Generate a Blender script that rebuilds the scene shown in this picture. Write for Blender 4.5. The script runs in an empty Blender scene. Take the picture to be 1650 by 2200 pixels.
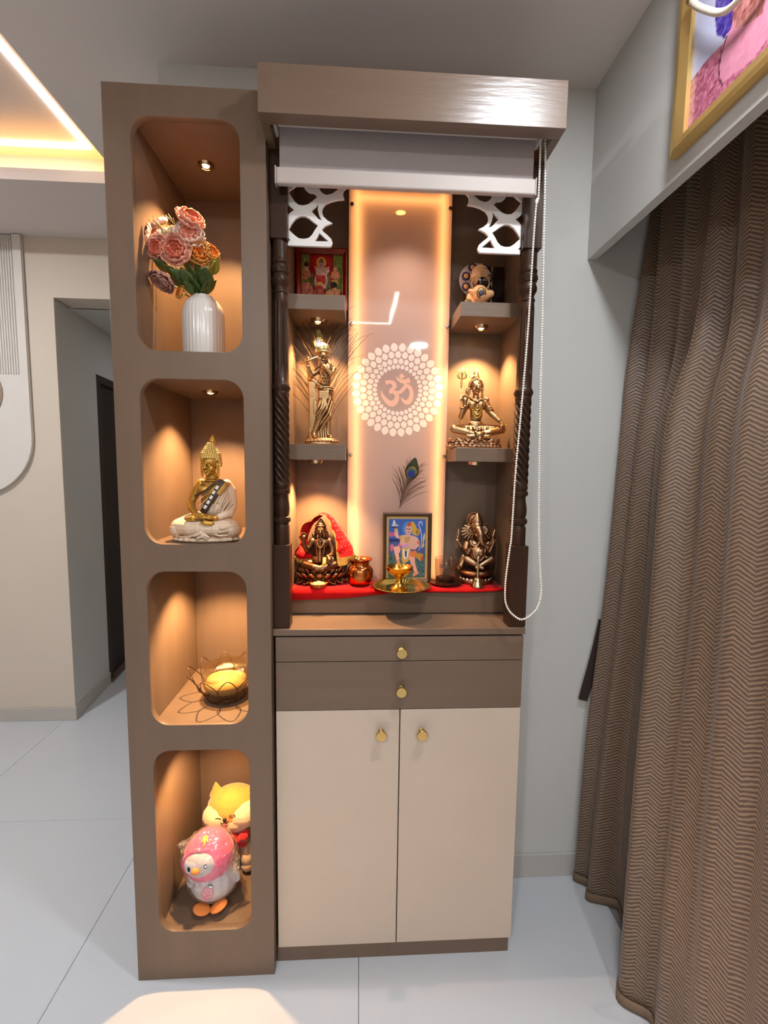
import bpy, bmesh, math, random
from mathutils import Vector, Matrix, Euler
random.seed(7)
SC = bpy.context.scene
COL = SC.collection
PI = math.pi

# ------------------------------------------------------------------ camera
cam_d = bpy.data.cameras.new('camera')
cam = bpy.data.objects.new('camera', cam_d)
COL.objects.link(cam)
cam_d.sensor_fit = 'VERTICAL'
cam_d.sensor_height = 36.0
cam_d.lens = 985.0 / 2200.0 * 36.0
cam_d.clip_start = 0.02
_r = (0.9984849814715824, -0.053470184786516266, 0.01298772938544973)
_d = (0.007823939716992585, -0.09567324951775567, -0.9953820448923207)
_f = (0.054465840147736054, 0.993975637863227, -0.09510995526963618)
cam.matrix_world = Matrix(((_r[0], -_d[0], -_f[0], 0.59049),
                           (_r[1], -_d[1], -_f[1], -1.15633),
                           (_r[2], -_d[2], -_f[2], 1.40000), (0, 0, 0, 1)))
SC.camera = cam

# ------------------------------------------------------------------ world, exposure
w = bpy.data.worlds.new('world'); SC.world = w; w.use_nodes = True
w.node_tree.nodes['Background'].inputs[0].default_value = (0.80, 0.86, 1.0, 1)
w.node_tree.nodes['Background'].inputs[1].default_value = 0.15
SC.view_settings.view_transform = 'Standard'
SC.view_settings.look = 'None'
SC.view_settings.gamma = 1.0
SC.view_settings.use_curve_mapping = False
SC.view_settings.exposure = 0.0
SC.cycles.sample_clamp_indirect = 3.0
SC.cycles.use_adaptive_sampling = True; SC.cycles.adaptive_threshold = 0.10; SC.cycles.adaptive_min_samples = 16
SC.cycles.max_bounces = 6; SC.cycles.diffuse_bounces = 3; SC.cycles.glossy_bounces = 3; SC.cycles.transmission_bounces = 5; SC.cycles.transparent_max_bounces = 10
SC.cycles.caustics_reflective = False
SC.cycles.caustics_refractive = False

# power of the lamps (watts)
ROOM_W = 26.0        # each round ceiling lamp of the room
NICHE_W = 23.0       # each small warm spot in niches and under shelves
WARM = (1.0, 0.60, 0.27)

# ------------------------------------------------------------------ helpers
def lin(c):
    out = []
    for v in c[:3]:
        v = v / 255.0
        out.append(v / 12.92 if v <= 0.04045 else ((v + 0.055) / 1.055) ** 2.4)
    return (out[0], out[1], out[2], 1.0)

MATS = {}
def mat(name, rgb, rough=0.5, metal=0.0, var=0.06, scale=8.0, bump=0.0, bscale=60.0, spec=0.5,
        coat=0.0, sheen=0.0, stretch=None, trans=0.0, ior=1.45, alpha=1.0, emit=None, estr=0.0, rgb2=None, sss=0.0):
    """procedural principled material; the colour wanders a little with a noise"""
    if name in MATS: return MATS[name]
    m = bpy.data.materials.new(name); m.use_nodes = True
    nt = m.node_tree; b = nt.nodes['Principled BSDF']
    c = lin(rgb)
    tc = nt.nodes.new('ShaderNodeTexCoord')
    mp = nt.nodes.new('ShaderNodeMapping')
    nt.links.new(tc.outputs['Object'], mp.inputs[0])
    if stretch: mp.inputs['Scale'].default_value = stretch
    if var > 0 or rgb2:
        n = nt.nodes.new('ShaderNodeTexNoise'); n.inputs['Scale'].default_value = scale
        n.inputs['Detail'].default_value = 5
        nt.links.new(mp.outputs[0], n.inputs['Vector'])
        r = nt.nodes.new('ShaderNodeValToRGB')
        r.color_ramp.elements[0].position = 0.3; r.color_ramp.elements[1].position = 0.7
        c2 = lin(rgb2) if rgb2 else tuple(min(1, x * (1 + var)) for x in c[:3]) + (1,)
        c1 = c if rgb2 else tuple(x * (1 - var) for x in c[:3]) + (1,)
        r.color_ramp.elements[0].color = c1; r.color_ramp.elements[1].color = c2
        nt.links.new(n.outputs['Fac'], r.inputs[0])
        nt.links.new(r.outputs[0], b.inputs['Base Color'])
    else:
        b.inputs['Base Color'].default_value = c
    b.inputs['Roughness'].default_value = rough
    b.inputs['Metallic'].default_value = metal
    b.inputs['Specular IOR Level'].default_value = spec
    b.inputs['IOR'].default_value = ior
    b.inputs['Coat Weight'].default_value = coat
    b.inputs['Coat Roughness'].default_value = 0.1
    b.inputs['Sheen Weight'].default_value = sheen
    b.inputs['Transmission Weight'].default_value = trans
    b.inputs['Alpha'].default_value = alpha
    b.inputs['Subsurface Weight'].default_value = sss
    if sss: b.inputs['Subsurface Radius'].default_value = (0.01, 0.006, 0.004)
    if emit:
        b.inputs['Emission Color'].default_value = lin(emit); b.inputs['Emission Strength'].default_value = estr
    if bump > 0:
        n2 = nt.nodes.new('ShaderNodeTexNoise'); n2.inputs['Scale'].default_value = bscale; n2.inputs['Detail'].default_value = 4
        nt.links.new(mp.outputs[0], n2.inputs['Vector'])
        bp = nt.nodes.new('ShaderNodeBump'); bp.inputs['Strength'].default_value = bump; bp.inputs['Distance'].default_value = 0.002
        nt.links.new(n2.outputs['Fac'], bp.inputs['Height']); nt.links.new(bp.outputs[0], b.inputs['Normal'])
    MATS[name] = m
    return m

def patina(name, hi, lo, rough=0.32, p0=0.46, p1=0.53, metal=1.0):
    p0, p1 = 0.5 + (p0 - 0.5) * 0.55, 0.5 + (p1 - 0.5) * 0.7
    """cast metal: bright on raised edges, dark antique wash in the hollows"""
    if name in MATS: return MATS[name]
    m = bpy.data.materials.new(name); m.use_nodes = True
    nt = m.node_tree; b = nt.nodes['Principled BSDF']
    g = nt.nodes.new('ShaderNodeNewGeometry'); r = nt.nodes.new('ShaderNodeValToRGB')
    r.color_ramp.elements[0].position = p0; r.color_ramp.elements[1].position = p1
    r.color_ramp.elements[0].color = lin(lo); r.color_ramp.elements[1].color = lin(hi)
    nt.links.new(g.outputs['Pointiness'], r.inputs[0]); nt.links.new(r.outputs[0], b.inputs['Base Color'])
    b.inputs['Metallic'].default_value = metal; b.inputs['Roughness'].default_value = rough
    n2 = nt.nodes.new('ShaderNodeTexNoise'); n2.inputs['Scale'].default_value = 150
    bp = nt.nodes.new('ShaderNodeBump'); bp.inputs['Strength'].default_value = 0.25; bp.inputs['Distance'].default_value = 0.001
    nt.links.new(n2.outputs['Fac'], bp.inputs['Height']); nt.links.new(bp.outputs[0], b.inputs['Normal'])
    MATS[name] = m
    return m

def emitter(name, rgb, strength):
    if name in MATS: return MATS[name]
    m = bpy.data.materials.new(name); m.use_nodes = True
    nt = m.node_tree; nt.nodes.clear()
    o = nt.nodes.new('ShaderNodeOutputMaterial'); e = nt.nodes.new('ShaderNodeEmission')
    e.inputs[0].default_value = lin(rgb); e.inputs[1].default_value = strength
    nt.links.new(e.outputs[0], o.inputs[0]); MATS[name] = m
    return m

def frames(pts):
    pts = [Vector(p) for p in pts]
    n = len(pts); out = []
    up = None
    for i in range(n):
        t = (pts[min(i + 1, n - 1)] - pts[max(i - 1, 0)])
        if t.length < 1e-9: t = Vector((0, 0, 1))
        t.normalize()
        if up is None:
            a = Vector((0, 1, 0)) if abs(t.y) < 0.9 else Vector((1, 0, 0))
            u = t.cross(a).normalized()
        else:
            u = (up - t * up.dot(t))
            u = u.normalized() if u.length > 1e-6 else t.orthogonal().normalized()
        up = u
        out.append((pts[i], t, u, t.cross(u).normalized()))
    return out

SPH = {}
class B:
    """collects shapes in one bmesh"""
    def __init__(s): s.bm = bmesh.new()
    def add(s, verts, faces):
        vs = [s.bm.verts.new(v) for v in verts]
        for f in faces:
            try: s.bm.faces.new([vs[i] for i in f])
            except ValueError: pass
        return s
    def box(s, x0, x1, y0, y1, z0, z1, bev=0.0, seg=2):
        t = bmesh.new()
        vs = [t.verts.new(p) for p in ((x0,y0,z0),(x1,y0,z0),(x1,y1,z0),(x0,y1,z0),(x0,y0,z1),(x1,y0,z1),(x1,y1,z1),(x0,y1,z1))]
        for f in ((3,2,1,0),(4,5,6,7),(0,1,5,4),(1,2,6,5),(2,3,7,6),(3,0,4,7)): t.faces.new([vs[i] for i in f])
        if bev > 0: bmesh.ops.bevel(t, geom=list(t.edges), offset=bev, segments=seg, affect='EDGES', profile=0.5)
        return s.merge(t)
    def merge(s, t, M=None):
        if M is not None: t.transform(M)
        me = bpy.data.meshes.new('tmp'); t.to_mesh(me); t.free(); s.bm.from_mesh(me); bpy.data.meshes.remove(me)
        return s
    def tube(s, pts, r, seg=10, cap=True, closed=False, flat=1.0):
        fr = frames(pts); n = len(fr); base = []
        for i, (p, t, u, v) in enumerate(fr):
            rr = r[i] if isinstance(r, (list, tuple)) else r
            base.append([p + u * (math.cos(a) * rr) + v * (math.sin(a) * rr * flat) for a in [2 * PI * k / seg for k in range(seg)]])
        verts = [q for ring in base for q in ring]; faces = []
        m = n if closed else n - 1
        for i in range(m):
            j = (i + 1) % n
            for k in range(seg):
                k2 = (k + 1) % seg
                faces.append((i*seg+k, i*seg+k2, j*seg+k2, j*seg+k))
        if cap and not closed:
            faces.append(tuple(reversed(range(seg)))); faces.append(tuple(range((n-1)*seg, n*seg)))
        return s.add(verts, faces)
    def lathe(s, prof, seg=32, c=(0,0,0), flutes=0, depth=0.0, sx=1.0, sy=1.0, mod=None, cap=True):
        verts = []; faces = []; n = len(prof)
        for i, (r, z) in enumerate(prof):
            for k in range(seg):
                a = 2 * PI * k / seg
                rr = r
                if flutes: rr = r - depth * (0.5 - 0.5 * math.cos(a * flutes)) * (1 if r > depth * 3 else 0)
                if mod: rr = mod(r, z, a)
                verts.append((c[0] + math.cos(a) * rr * sx, c[1] + math.sin(a) * rr * sy, c[2] + z))
        for i in range(n - 1):
            for k in range(seg):
                k2 = (k + 1) % seg
                faces.append((i*seg+k, i*seg+k2, (i+1)*seg+k2, (i+1)*seg+k))
        if cap:
            if prof[0][0] > 1e-5: faces.append(tuple(reversed(range(seg))))
            if prof[-1][0] > 1e-5: faces.append(tuple(range((n-1)*seg, n*seg)))
        s.add(verts, faces)
        return s
    def ell(s, c, r, rot=(0,0,0), u=16, v=10):
        if isinstance(r, (int, float)): r = (r, r, r)
        key = (u, v)
        if key not in SPH:
            vs = [(0, 0, 1.0)]
            for j in range(1, v):
                for i in range(u): vs.append((math.sin(PI*j/v) * math.cos(2*PI*i/u), math.sin(PI*j/v) * math.sin(2*PI*i/u), math.cos(PI*j/v)))
            vs.append((0, 0, -1.0)); fs = []; last = len(vs) - 1
            for i in range(u):
                k = (i + 1) % u; fs.append((0, 1 + i, 1 + k)); fs.append((last, last - u + k, last - u + i))
                for j in range(v - 2): fs.append((1 + j*u + i, 1 + (j+1)*u + i, 1 + (j+1)*u + k, 1 + j*u + k))
            SPH[key] = (vs, fs)
        vs, fs = SPH[key]; cx, cy, cz = c
        if rot == (0, 0, 0): pts = [(cx + x*r[0], cy + y*r[1], cz + z*r[2]) for x, y, z in vs]
        else:
            M = Matrix.Translation(c) @ Euler(rot).to_matrix().to_4x4() @ Matrix.Diagonal((r[0], r[1], r[2], 1)); pts = [M @ Vector(p) for p in vs]
        return s.add(pts, fs)
    def limb(s, pts, r, seg=12, flat=1.0):
        """tapering limb with round ends (closed solid)"""
        P = [Vector(p) for p in pts]
        if not isinstance(r, (list, tuple)): r = [r] * len(P)
        s.tube(P, list(r), seg, flat=flat)
        for q, rr in zip(P, r): s.ell(q, rr, u=12, v=8)
        return s
    def sheet(s, grid, th=0.0, flip=False):
        """grid[i][j] of points -> surface, with thickness along the normal when th>0"""
        n, m = len(grid), len(grid[0]); G = [[Vector(p) for p in row] for row in grid]
        verts = [p for row in G for p in row]; faces = []
        for i in range(n - 1):
            for j in range(m - 1): faces.append((i*m+j, i*m+j+1, (i+1)*m+j+1, (i+1)*m+j))
        if th:
            N = []
            for i in range(n):
                for j in range(m):
                    a = G[min(i+1, n-1)][j] - G[max(i-1, 0)][j]; b = G[i][min(j+1, m-1)] - G[i][max(j-1, 0)]
                    q = b.cross(a); q = q.normalized() if q.length > 1e-12 else Vector((0, 0, 1)); N.append(q)
            o = len(verts); verts += [verts[i] + N[i] * th for i in range(o)]
            faces2 = [tuple(reversed([x + o for x in f])) for f in faces]
            rim = []
            for j in range(m - 1):
                rim.append((j+1, j, j+o, j+1+o)); k = (n-1)*m
                rim.append((k+j, k+j+1, k+j+1+o, k+j+o))
            for i in range(n - 1):
                rim.append((i*m, (i+1)*m, (i+1)*m+o, i*m+o))
                rim.append(((i+1)*m+m-1, i*m+m-1, i*m+m-1+o, (i+1)*m+m-1+o))
            faces = faces + faces2 + rim
        s.add(verts, faces)
        return s

def setp(o, label=None, cat=None, group=None, kind=None):
    if label: o['label'] = label
    if cat: o['category'] = cat
    if group: o['group'] = group
    if kind: o['kind'] = kind
    return o

def obj(name, b, m, parent=None, smooth=False, label=None, cat=None, group=None, kind=None, norm=True, auto=None):
    if isinstance(b, B):
        if norm: bmesh.ops.recalc_face_normals(b.bm, faces=list(b.bm.faces))
        me = bpy.data.meshes.new(name); b.bm.to_mesh(me); b.bm.free()
    else: me = b
    me.name = name
    me.materials.clear()
    for q in (m if isinstance(m, (list, tuple)) else [m]): me.materials.append(q)
    if smooth: me.polygons.foreach_set('use_smooth', [True] * len(me.polygons))
    if auto:
        me.polygons.foreach_set('use_smooth', [True] * len(me.polygons))
        me.set_sharp_from_angle(angle=math.radians(auto))
    o = bpy.data.objects.new(name, me); COL.objects.link(o)
    if parent: o.parent = parent
    return setp(o, label, cat, group, kind)

def inst(src, name, parent, M=None, m=None):
    o = bpy.data.objects.new(name, src.data); COL.objects.link(o); o.parent = parent
    if M is not None: o.matrix_local = M
    return o

def thing(name, label, cat, loc=(0,0,0), rz=0.0, group=None, kind=None):
    o = bpy.data.objects.new(name, None); COL.objects.link(o)
    o.location = loc; o.rotation_euler = (0, 0, rz); o.empty_display_size = 0.03
    return setp(o, label, cat, group, kind)

def fuse(b, voxel=0.0015, smooth=2, deci=None):
    """melt overlapping closed shapes into one continuous skin"""
    me = bpy.data.meshes.new('fuse'); bmesh.ops.recalc_face_normals(b.bm, faces=list(b.bm.faces))
    b.bm.to_mesh(me); b.bm.free()
    o = bpy.data.objects.new('fuse', me); COL.objects.link(o)
    r = o.modifiers.new('r', 'REMESH'); r.mode = 'VOXEL'; r.voxel_size = voxel
    if smooth:
        s = o.modifiers.new('s', 'SMOOTH'); s.iterations = smooth; s.factor = 0.5
    if deci:
        d = o.modifiers.new('d', 'DECIMATE'); d.ratio = deci
    dg = bpy.context.evaluated_depsgraph_get()
    out = bpy.data.meshes.new_from_object(o.evaluated_get(dg))
    bpy.data.objects.remove(o); bpy.data.meshes.remove(me)
    return out

def plate(splines, depth, y0=0.0, bev=0.0):
    """flat cut-out in the XZ plane with holes; splines are lists of (x,z); thickness depth towards +y"""
    cu = bpy.data.curves.new('pl', 'CURVE'); cu.dimensions = '2D'; cu.fill_mode = 'BOTH'
    for sp in splines:
        s = cu.splines.new('POLY'); s.points.add(len(sp) - 1); s.use_cyclic_u = True
        for i, (x, z) in enumerate(sp): s.points[i].co = (x, z, 0, 1)
    cu.extrude = depth / 2 - bev
    cu.bevel_depth = bev; cu.bevel_resolution = 1
    if bev: cu.offset = -bev
    o = bpy.data.objects.new('pl', cu); COL.objects.link(o)
    dg = bpy.context.evaluated_depsgraph_get()
    me = bpy.data.meshes.new_from_object(o.evaluated_get(dg))
    bpy.data.objects.remove(o); bpy.data.curves.remove(cu)
    me.transform(Matrix.Translation((0, y0 + depth / 2, 0)) @ Matrix.Rotation(PI / 2, 4, 'X'))
    return me

def rrect(x0, x1, z0, z1, r, n=8):
    pts = []
    for cx, cz, a0 in ((x1 - r, z1 - r, 0), (x0 + r, z1 - r, PI/2), (x0 + r, z0 + r, PI), (x1 - r, z0 + r, 1.5*PI)):
        for k in range(n + 1):
            a = a0 + PI / 2 * k / n; pts.append((cx + r * math.cos(a), cz + r * math.sin(a)))
    return pts

def catmull(P, n=6, closed=False):
    P = [Vector(p) for p in P]; out = []; m = len(P)
    rng = range(m) if closed else range(m - 1)
    for i in rng:
        if closed: a, b_, c, d = P[(i-1) % m], P[i], P[(i+1) % m], P[(i+2) % m]
        else: a, b_, c, d = P[max(i-1, 0)], P[i], P[i+1], P[min(i+2, m-1)]
        for k in range(n):
            t = k / n
            out.append(0.5 * ((2*b_) + (c - a)*t + (2*a - 5*b_ + 4*c - d)*t*t + (3*b_ - a - 3*c + d)*t**3))
    if not closed: out.append(P[-1])
    return out

def lamp(name, kind, loc, power, color, parent=None, rot=(0,0,0), **kw):
    d = bpy.data.lights.new(name, kind); d.energy = power; d.color = color
    for k, v in kw.items(): setattr(d, k, v)
    o = bpy.data.objects.new(name, d); COL.objects.link(o); o.location = loc; o.rotation_euler = rot
    if parent: o.parent = parent
    return o

# ------------------------------------------------------------------ common materials
M_WALL = mat('wall_paint', (205, 203, 198), 0.75, var=0.02, scale=3, bump=0.05, bscale=220)
M_WALLC = mat('wall_paint_cream', (214, 200, 184), 0.75, var=0.02, scale=3, bump=0.05, bscale=220)
M_CEIL = mat('ceiling_paint', (226, 216, 210), 0.8, var=0.02, scale=2)
M_TILE = mat('floor_tile', (206, 208, 212), 0.17, var=0.02, scale=2, spec=0.5)
M_GROUT = mat('grout', (150, 148, 146), 0.9)
M_BASE = mat('skirting', (190, 184, 176), 0.5, var=0.02)
M_LAM = mat('brown_laminate', (116, 95, 78), 0.42, var=0.07, scale=14, stretch=(1, 1, 0.12), bump=0.05, bscale=150)
M_LAMH = mat('brown_laminate_grained', (116, 95, 78), 0.38, var=0.08, scale=14, stretch=(0.12, 1, 1), bump=0.22, bscale=120)
M_CREAM = mat('cream_laminate', (205, 186, 168), 0.45, var=0.02, scale=6, bump=0.04, bscale=260)
M_WOOD = mat('dark_wood', (56, 35, 22), 0.40, spec=0.25, var=0.25, scale=20, stretch=(1, 1, 0.15), coat=0.05)
M_GOLD = mat('brass', (208, 176, 112), 0.25, 1.0, var=0.05, scale=30)
M_CHROME = mat('warm_chrome', (225, 190, 150), 0.12, 1.0, var=0)
M_DARK = mat('shadow_gap', (30, 24, 20), 0.8)

# ------------------------------------------------------------------ room
ZC = 2.527; YW = 0.2805
# ceiling: flat slab with a tray recess over the living room and one behind the camera
TX1 = -0.362; TY1 = 0.866; TX0 = -2.4; TY0 = -1.2      # opening of the tray
cl = B()
def slabxy(b, x0, x1, y0, y1): b.box(x0, x1, y0, y1, ZC, ZC + 0.03)
slabxy(cl, TX1, 1.75, -3.6, 3.2); slabxy(cl, -3.2, TX1, TY1, 3.2); slabxy(cl, -3.2, TX1, -3.6, TY0); slabxy(cl, -3.2, TX0, TY0, TY1)
ceiling = obj('ceiling', cl, M_CEIL, kind='structure')
tr = B()
tr.box(TX0 - 0.09, TX1 + 0.09, TY0 - 0.09, TY1 + 0.09, 2.67, 2.70)
tr.box(TX0 - 0.10, TX1 + 0.10, TY1 + 0.09, TY1 + 0.11, ZC + 0.03, 2.70)
tr.box(TX0 - 0.10, TX1 + 0.10, TY0 - 0.11, TY0 - 0.09, ZC + 0.03, 2.70)
tr.box(TX1 + 0.09, TX1 + 0.11, TY0 - 0.10, TY1 + 0.10, ZC + 0.03, 2.70)
tr.box(TX0 - 0.11, TX0 - 0.09, TY0 - 0.10, TY1 + 0.10, ZC + 0.03, 2.70)
obj('tray_top', tr, M_CEIL, ceiling)
lip = B()
lip.box(TX0, TX1, TY1, TY1 + 0.012, ZC + 0.0302, ZC + 0.044); lip.box(TX1, TX1 + 0.012, TY0, TY1, ZC + 0.0302, ZC + 0.044)
lip.box(TX0, TX1, TY0 - 0.012, TY0, ZC + 0.0302, ZC + 0.044); lip.box(TX0 - 0.012, TX0, TY0, TY1, ZC + 0.0302, ZC + 0.044)
obj('tray_lip', lip, M_CEIL, ceiling)
# hidden warm cove strip on the ledge and white profile on the tray top
E_COVE = emitter('cove_led', (255, 176, 60), 26)
E_LINE = emitter('white_led', (255, 246, 232), 9)
cv = thing('cove_light_strip', 'warm orange cove light strip hidden on the ledge of the ceiling tray', 'light strip')
for i, (x0, x1, y0, y1) in enumerate(((TX0, TX1, TY1 + 0.03, TY1 + 0.042), (TX1 + 0.03, TX1 + 0.042, TY0, TY1), (TX0, TX1, TY0 - 0.042, TY0 - 0.03))):
    obj('strip', B().box(x0, x1, y0, y1, ZC + 0.03, ZC + 0.036), E_COVE, cv)
lp = thing('light_line', 'thin white line of light set in the ceiling tray left of the tower', 'light strip')
LX = -0.50; LY = 0.8955 - 0.02
for (x0, x1, y0, y1) in ((-2.26, LX, LY - 0.011, LY + 0.011), (LX - 0.022, LX, TY0 + 0.12, LY - 0.011), (-2.26, LX, TY0 + 0.12, TY0 + 0.142)):
    obj('profile', B().box(x0, x1, y0, y1, 2.664, 2.671), E_LINE, lp)
l2 = thing('light_line', 'white light line on the ceiling mirrored as an L in the glossy centre panel', 'light strip')
E_LINE2 = emitter('bright_led', (255, 248, 236), 26)
obj('profile', B().box(0.812, 0.830, -2.06, -1.43, ZC - 0.006, ZC + 0.001), E_LINE2, l2)
obj('profile', B().box(0.10, 0.830, -2.078, -2.06, ZC - 0.006, ZC + 0.001), E_LINE2, l2)

# floor of 800 mm tiles
fl = obj('floor', B().box(-3.2, 1.75, -3.6, 3.2, -0.05, -0.0062), M_GROUT, kind='structure')
tb = B().box(-0.4018, 0.4018, -0.4018, 0.4018, -0.006, 0.0, bev=0.0008, seg=1)
tile0 = None
for i in range(-4, 4):
    for j in range(-5, 4):
        cx = 0.597 - 0.4 + i * 0.805; cy = 0.593 - 0.4 + j * 0.805
        if cx - 0.4 < -3.2 or cx + 0.4 > 2.2 or cy - 0.4 < -3.7 or cy + 0.4 > 3.3: continue
        if tile0 is None:
            tile0 = obj('tile', tb, M_TILE, fl); tile0.location = (cx, cy, 0)
        else: inst(tile0, 'tile', fl, Matrix.Translation((cx, cy, 0)))

# walls
wb = B().box(0.3705, 1.75, YW, YW + 0.13, 0, ZC).box(0.0147, 0.3705, YW, YW + 0.13, 2.2625, ZC)
obj('wall_back', wb, M_WALL, kind='structure')
wr = B().box(1.66, 1.75, -3.6, YW, 0, ZC)
obj('wall_right', wr, M_WALL, kind='structure')
obj('wall_pelmet', B().box(1.283, 1.310, -3.6, YW, 2.044, ZC), M_WALL, kind='structure')
obj('wall_front', B().box(-3.2, 1.75, -3.62, -3.6, 0, ZC), M_WALLC, kind='structure')
obj('wall_side', B().box(-3.22, -3.2, -3.6, 3.2, 0, ZC), M_WALLC, kind='structure')
# living room wall with the passage on its right
wl = B().box(-3.2, -0.957, 1.335, 1.346, 0, ZC).box(-0.957, 0.2, 1.335, 1.50, 2.235, ZC)
wl.box(-3.2, 1.75, 3.2, 3.24, 0, ZC).box(0.2, 0.32, 0.40, 3.2, 0, ZC)
obj('wall_left', wl, M_WALLC, kind='structure')
def vquad(b, p, q, z0, z1, th):
    d = Vector((q[0]-p[0], q[1]-p[1])).normalized(); n = Vector((-d.y, d.x)) * th
    v = [(p[0], p[1], z0), (q[0], q[1], z0), (q[0]+n.x, q[1]+n.y, z0), (p[0]+n.x, p[1]+n.y, z0)]
    v += [(a, c, z1) for a, c, _ in v]
    b.add(v, ((3,2,1,0),(4,5,6,7),(0,1,5,4),(1,2,6,5),(2,3,7,6),(3,0,4,7)))
sw = B(); vquad(sw, (-0.9583, 1.3465), (-1.004, 1.770), 0, 2.30, 0.05); vquad(sw, (-1.004, 1.770), (-1.10, 2.65), 1.945, 2.30, 0.05)
vquad(sw, (-1.10, 2.65), (-1.16, 3.2), 0, 2.30, 0.05)
obj('wall_passage', sw, M_WALL, kind='structure')
obj('ceiling_passage', B().box(-1.2, 0.2, 1.49, 3.2, 2.235, 2.26), M_WALL, kind='structure')
dd = B(); vquad(dd, (-1.030, 1.772), (-1.126, 2.648), 0.0, 1.945, 0.03)
door = obj('opening_fill', dd, mat('opening_shade', (42, 30, 27), 0.5, var=0.15, stretch=(1, 1, 0.2)), kind='structure')  # dark panel fills the open doorway, its colour standing for the unlit depth
fr = B(); vquad(fr, (-1.006, 1.771), (-1.012, 1.83), 0.0, 1.945, 0.045); vquad(fr, (-1.006, 1.771), (-1.10, 2.65), 1.90, 1.945, 0.045)
obj('door_frame', fr, mat('dark_door_frame', (52, 38, 33), 0.5), door)
th = B(); vquad(th, (-0.985, 1.775), (-1.08, 2.64), 0.0, 0.012, 0.06)
obj('threshold', th, mat('granite', (150, 122, 112), 0.3, rgb2=(70, 52, 48), scale=160), door)
# skirting
obj('baseboard_back', B().box(1.0, 1.66, YW - 0.010, YW, 0, 0.083, bev=0.002), M_BASE, kind='structure')
obj('baseboard_left', B().box(-3.2, -0.957, 1.325, 1.335, 0, 0.072, bev=0.002), M_BASE, kind='structure')
bp_ = B(); vquad(bp_, (-0.948, 1.326), (-0.995, 1.768), 0, 0.072, 0.010)
obj('baseboard_passage', bp_, M_BASE, kind='structure')

# fluted wall panel with a round ornament
wp = thing('fluted_wall_panel', 'tall white wall panel with vertical flutes and rounded corner at the left edge', 'wall panel', (0, 1.335, 0))
M_PAN = mat('panel_white', (222, 214, 206), 0.6, var=0.02)
xr = -1.0885; r_ = 0.30; zb = 1.235
def hoop(o):   # right and bottom outline of the panel inset by o
    x1 = xr - o; x0 = -2.25 + o; z0 = zb + o; r = r_ - o
    pts = [(x1, ZC - 0.004)]
    for k in range(13): a = -PI/2*k/12; pts.append((x1 - r + r*math.cos(a), z0 + r + r*math.sin(a)))
    for k in range(13): a = -PI/2 - PI/2*k/12; pts.append((x0 + r + r*math.cos(a), z0 + r + r*math.sin(a)))
    pts.append((x0, ZC - 0.004)); return pts
ob = B(); a, b_ = hoop(0.0), hoop(0.04)
n = len(a); vv = []
for (x, z) in a: vv += [(x, -0.004, z), (x, -0.022, z)]
for (x, z) in b_: vv += [(x, -0.022, z), (x, -0.004, z)]
ff = []
for i in range(n - 1):
    o0, o1, i0, i1 = 2*i, 2*i+2, 2*n+2*i, 2*n+2*i+2
    ff += [(o0, o1, o1+1, o0+1), (o0+1, o1+1, i1, i0), (i0, i1, i1+1, i0+1)]
ob.add(vv, ff); obj('panel_border', ob, M_PAN, wp)
obj('panel_board', plate([[(x, z) for x, z in hoop(0.02)]], 0.008, -0.010), M_PAN, wp)
rib = B().box(-0.0028, 0.0028, -0.016, -0.009, 1.85, ZC - 0.01, bev=0.0015, seg=1)
rb0 = None; x = xr - 0.052
while x > -1.75:
    if rb0 is None: rb0 = obj('flute', rib, M_PAN, wp); rb0.location = (x, 0, 0)
    else: inst(rb0, 'flute', wp, Matrix.Translation((x, 0, 0)))
    x -= 0.0125
t = B().lathe([(0.0, 0), (0.14, 0), (0.155, 0.006), (0.15, 0.014), (0.12, 0.018), (0.06, 0.03), (0, 0.033)], 40)
t.bm.transform(Matrix.Translation((-1.378, -0.009, 1.76)) @ Matrix.Rotation(PI/2, 4, 'X'))
obj('ornament_disc', t, mat('disc_beige', (178, 156, 138), 0.6), wp, auto=40)

# ------------------------------------------------------------------ round ceiling lamps of the room
def ceiling_lamp(x, y, label, pw, color=(0.90, 0.95, 1.0), r=0.07):
    t = thing('round_lamp', label, 'ceiling lamp', (x, y, ZC), group='round ceiling lamps')
    obj('trim_ring', B().lathe([(r, 0.001), (r, -0.006), (r + 0.012, -0.005), (r + 0.013, 0.001)], 40, cap=False), mat('lamp_trim', (235, 235, 235), 0.4), t, auto=40)
    obj('diffuser', B().lathe([(0, -0.004), (r, -0.004), (r, 0.001)], 40), emitter('room_lamp', (236, 242, 255), 14), t)
    lamp('light', 'AREA', (0, 0, -0.012), pw, color, t, shape='DISK', size=2 * r)
    return t
ceiling_lamp(1.124, -2.657, 'round white ceiling lamp mirrored as a pale ellipse in the centre panel', ROOM_W)
ceiling_lamp(-0.10, -2.3, 'round white ceiling lamp behind the viewer on the left side', ROOM_W)
ceiling_lamp(1.06, -0.62, 'round white ceiling lamp above the viewer near the curtain', ROOM_W * 0.45)
ceiling_lamp(-1.30, 0.1, 'round white ceiling lamp of the living room beside the tray', ROOM_W)
ceiling_lamp(-0.4, 2.2, 'round white ceiling lamp in the passage', 1.5, r=0.05)
bpy.data.objects['round_lamp.003'].location.z = 2.672
bpy.data.objects['round_lamp.004'].location.z = 2.238

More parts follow.
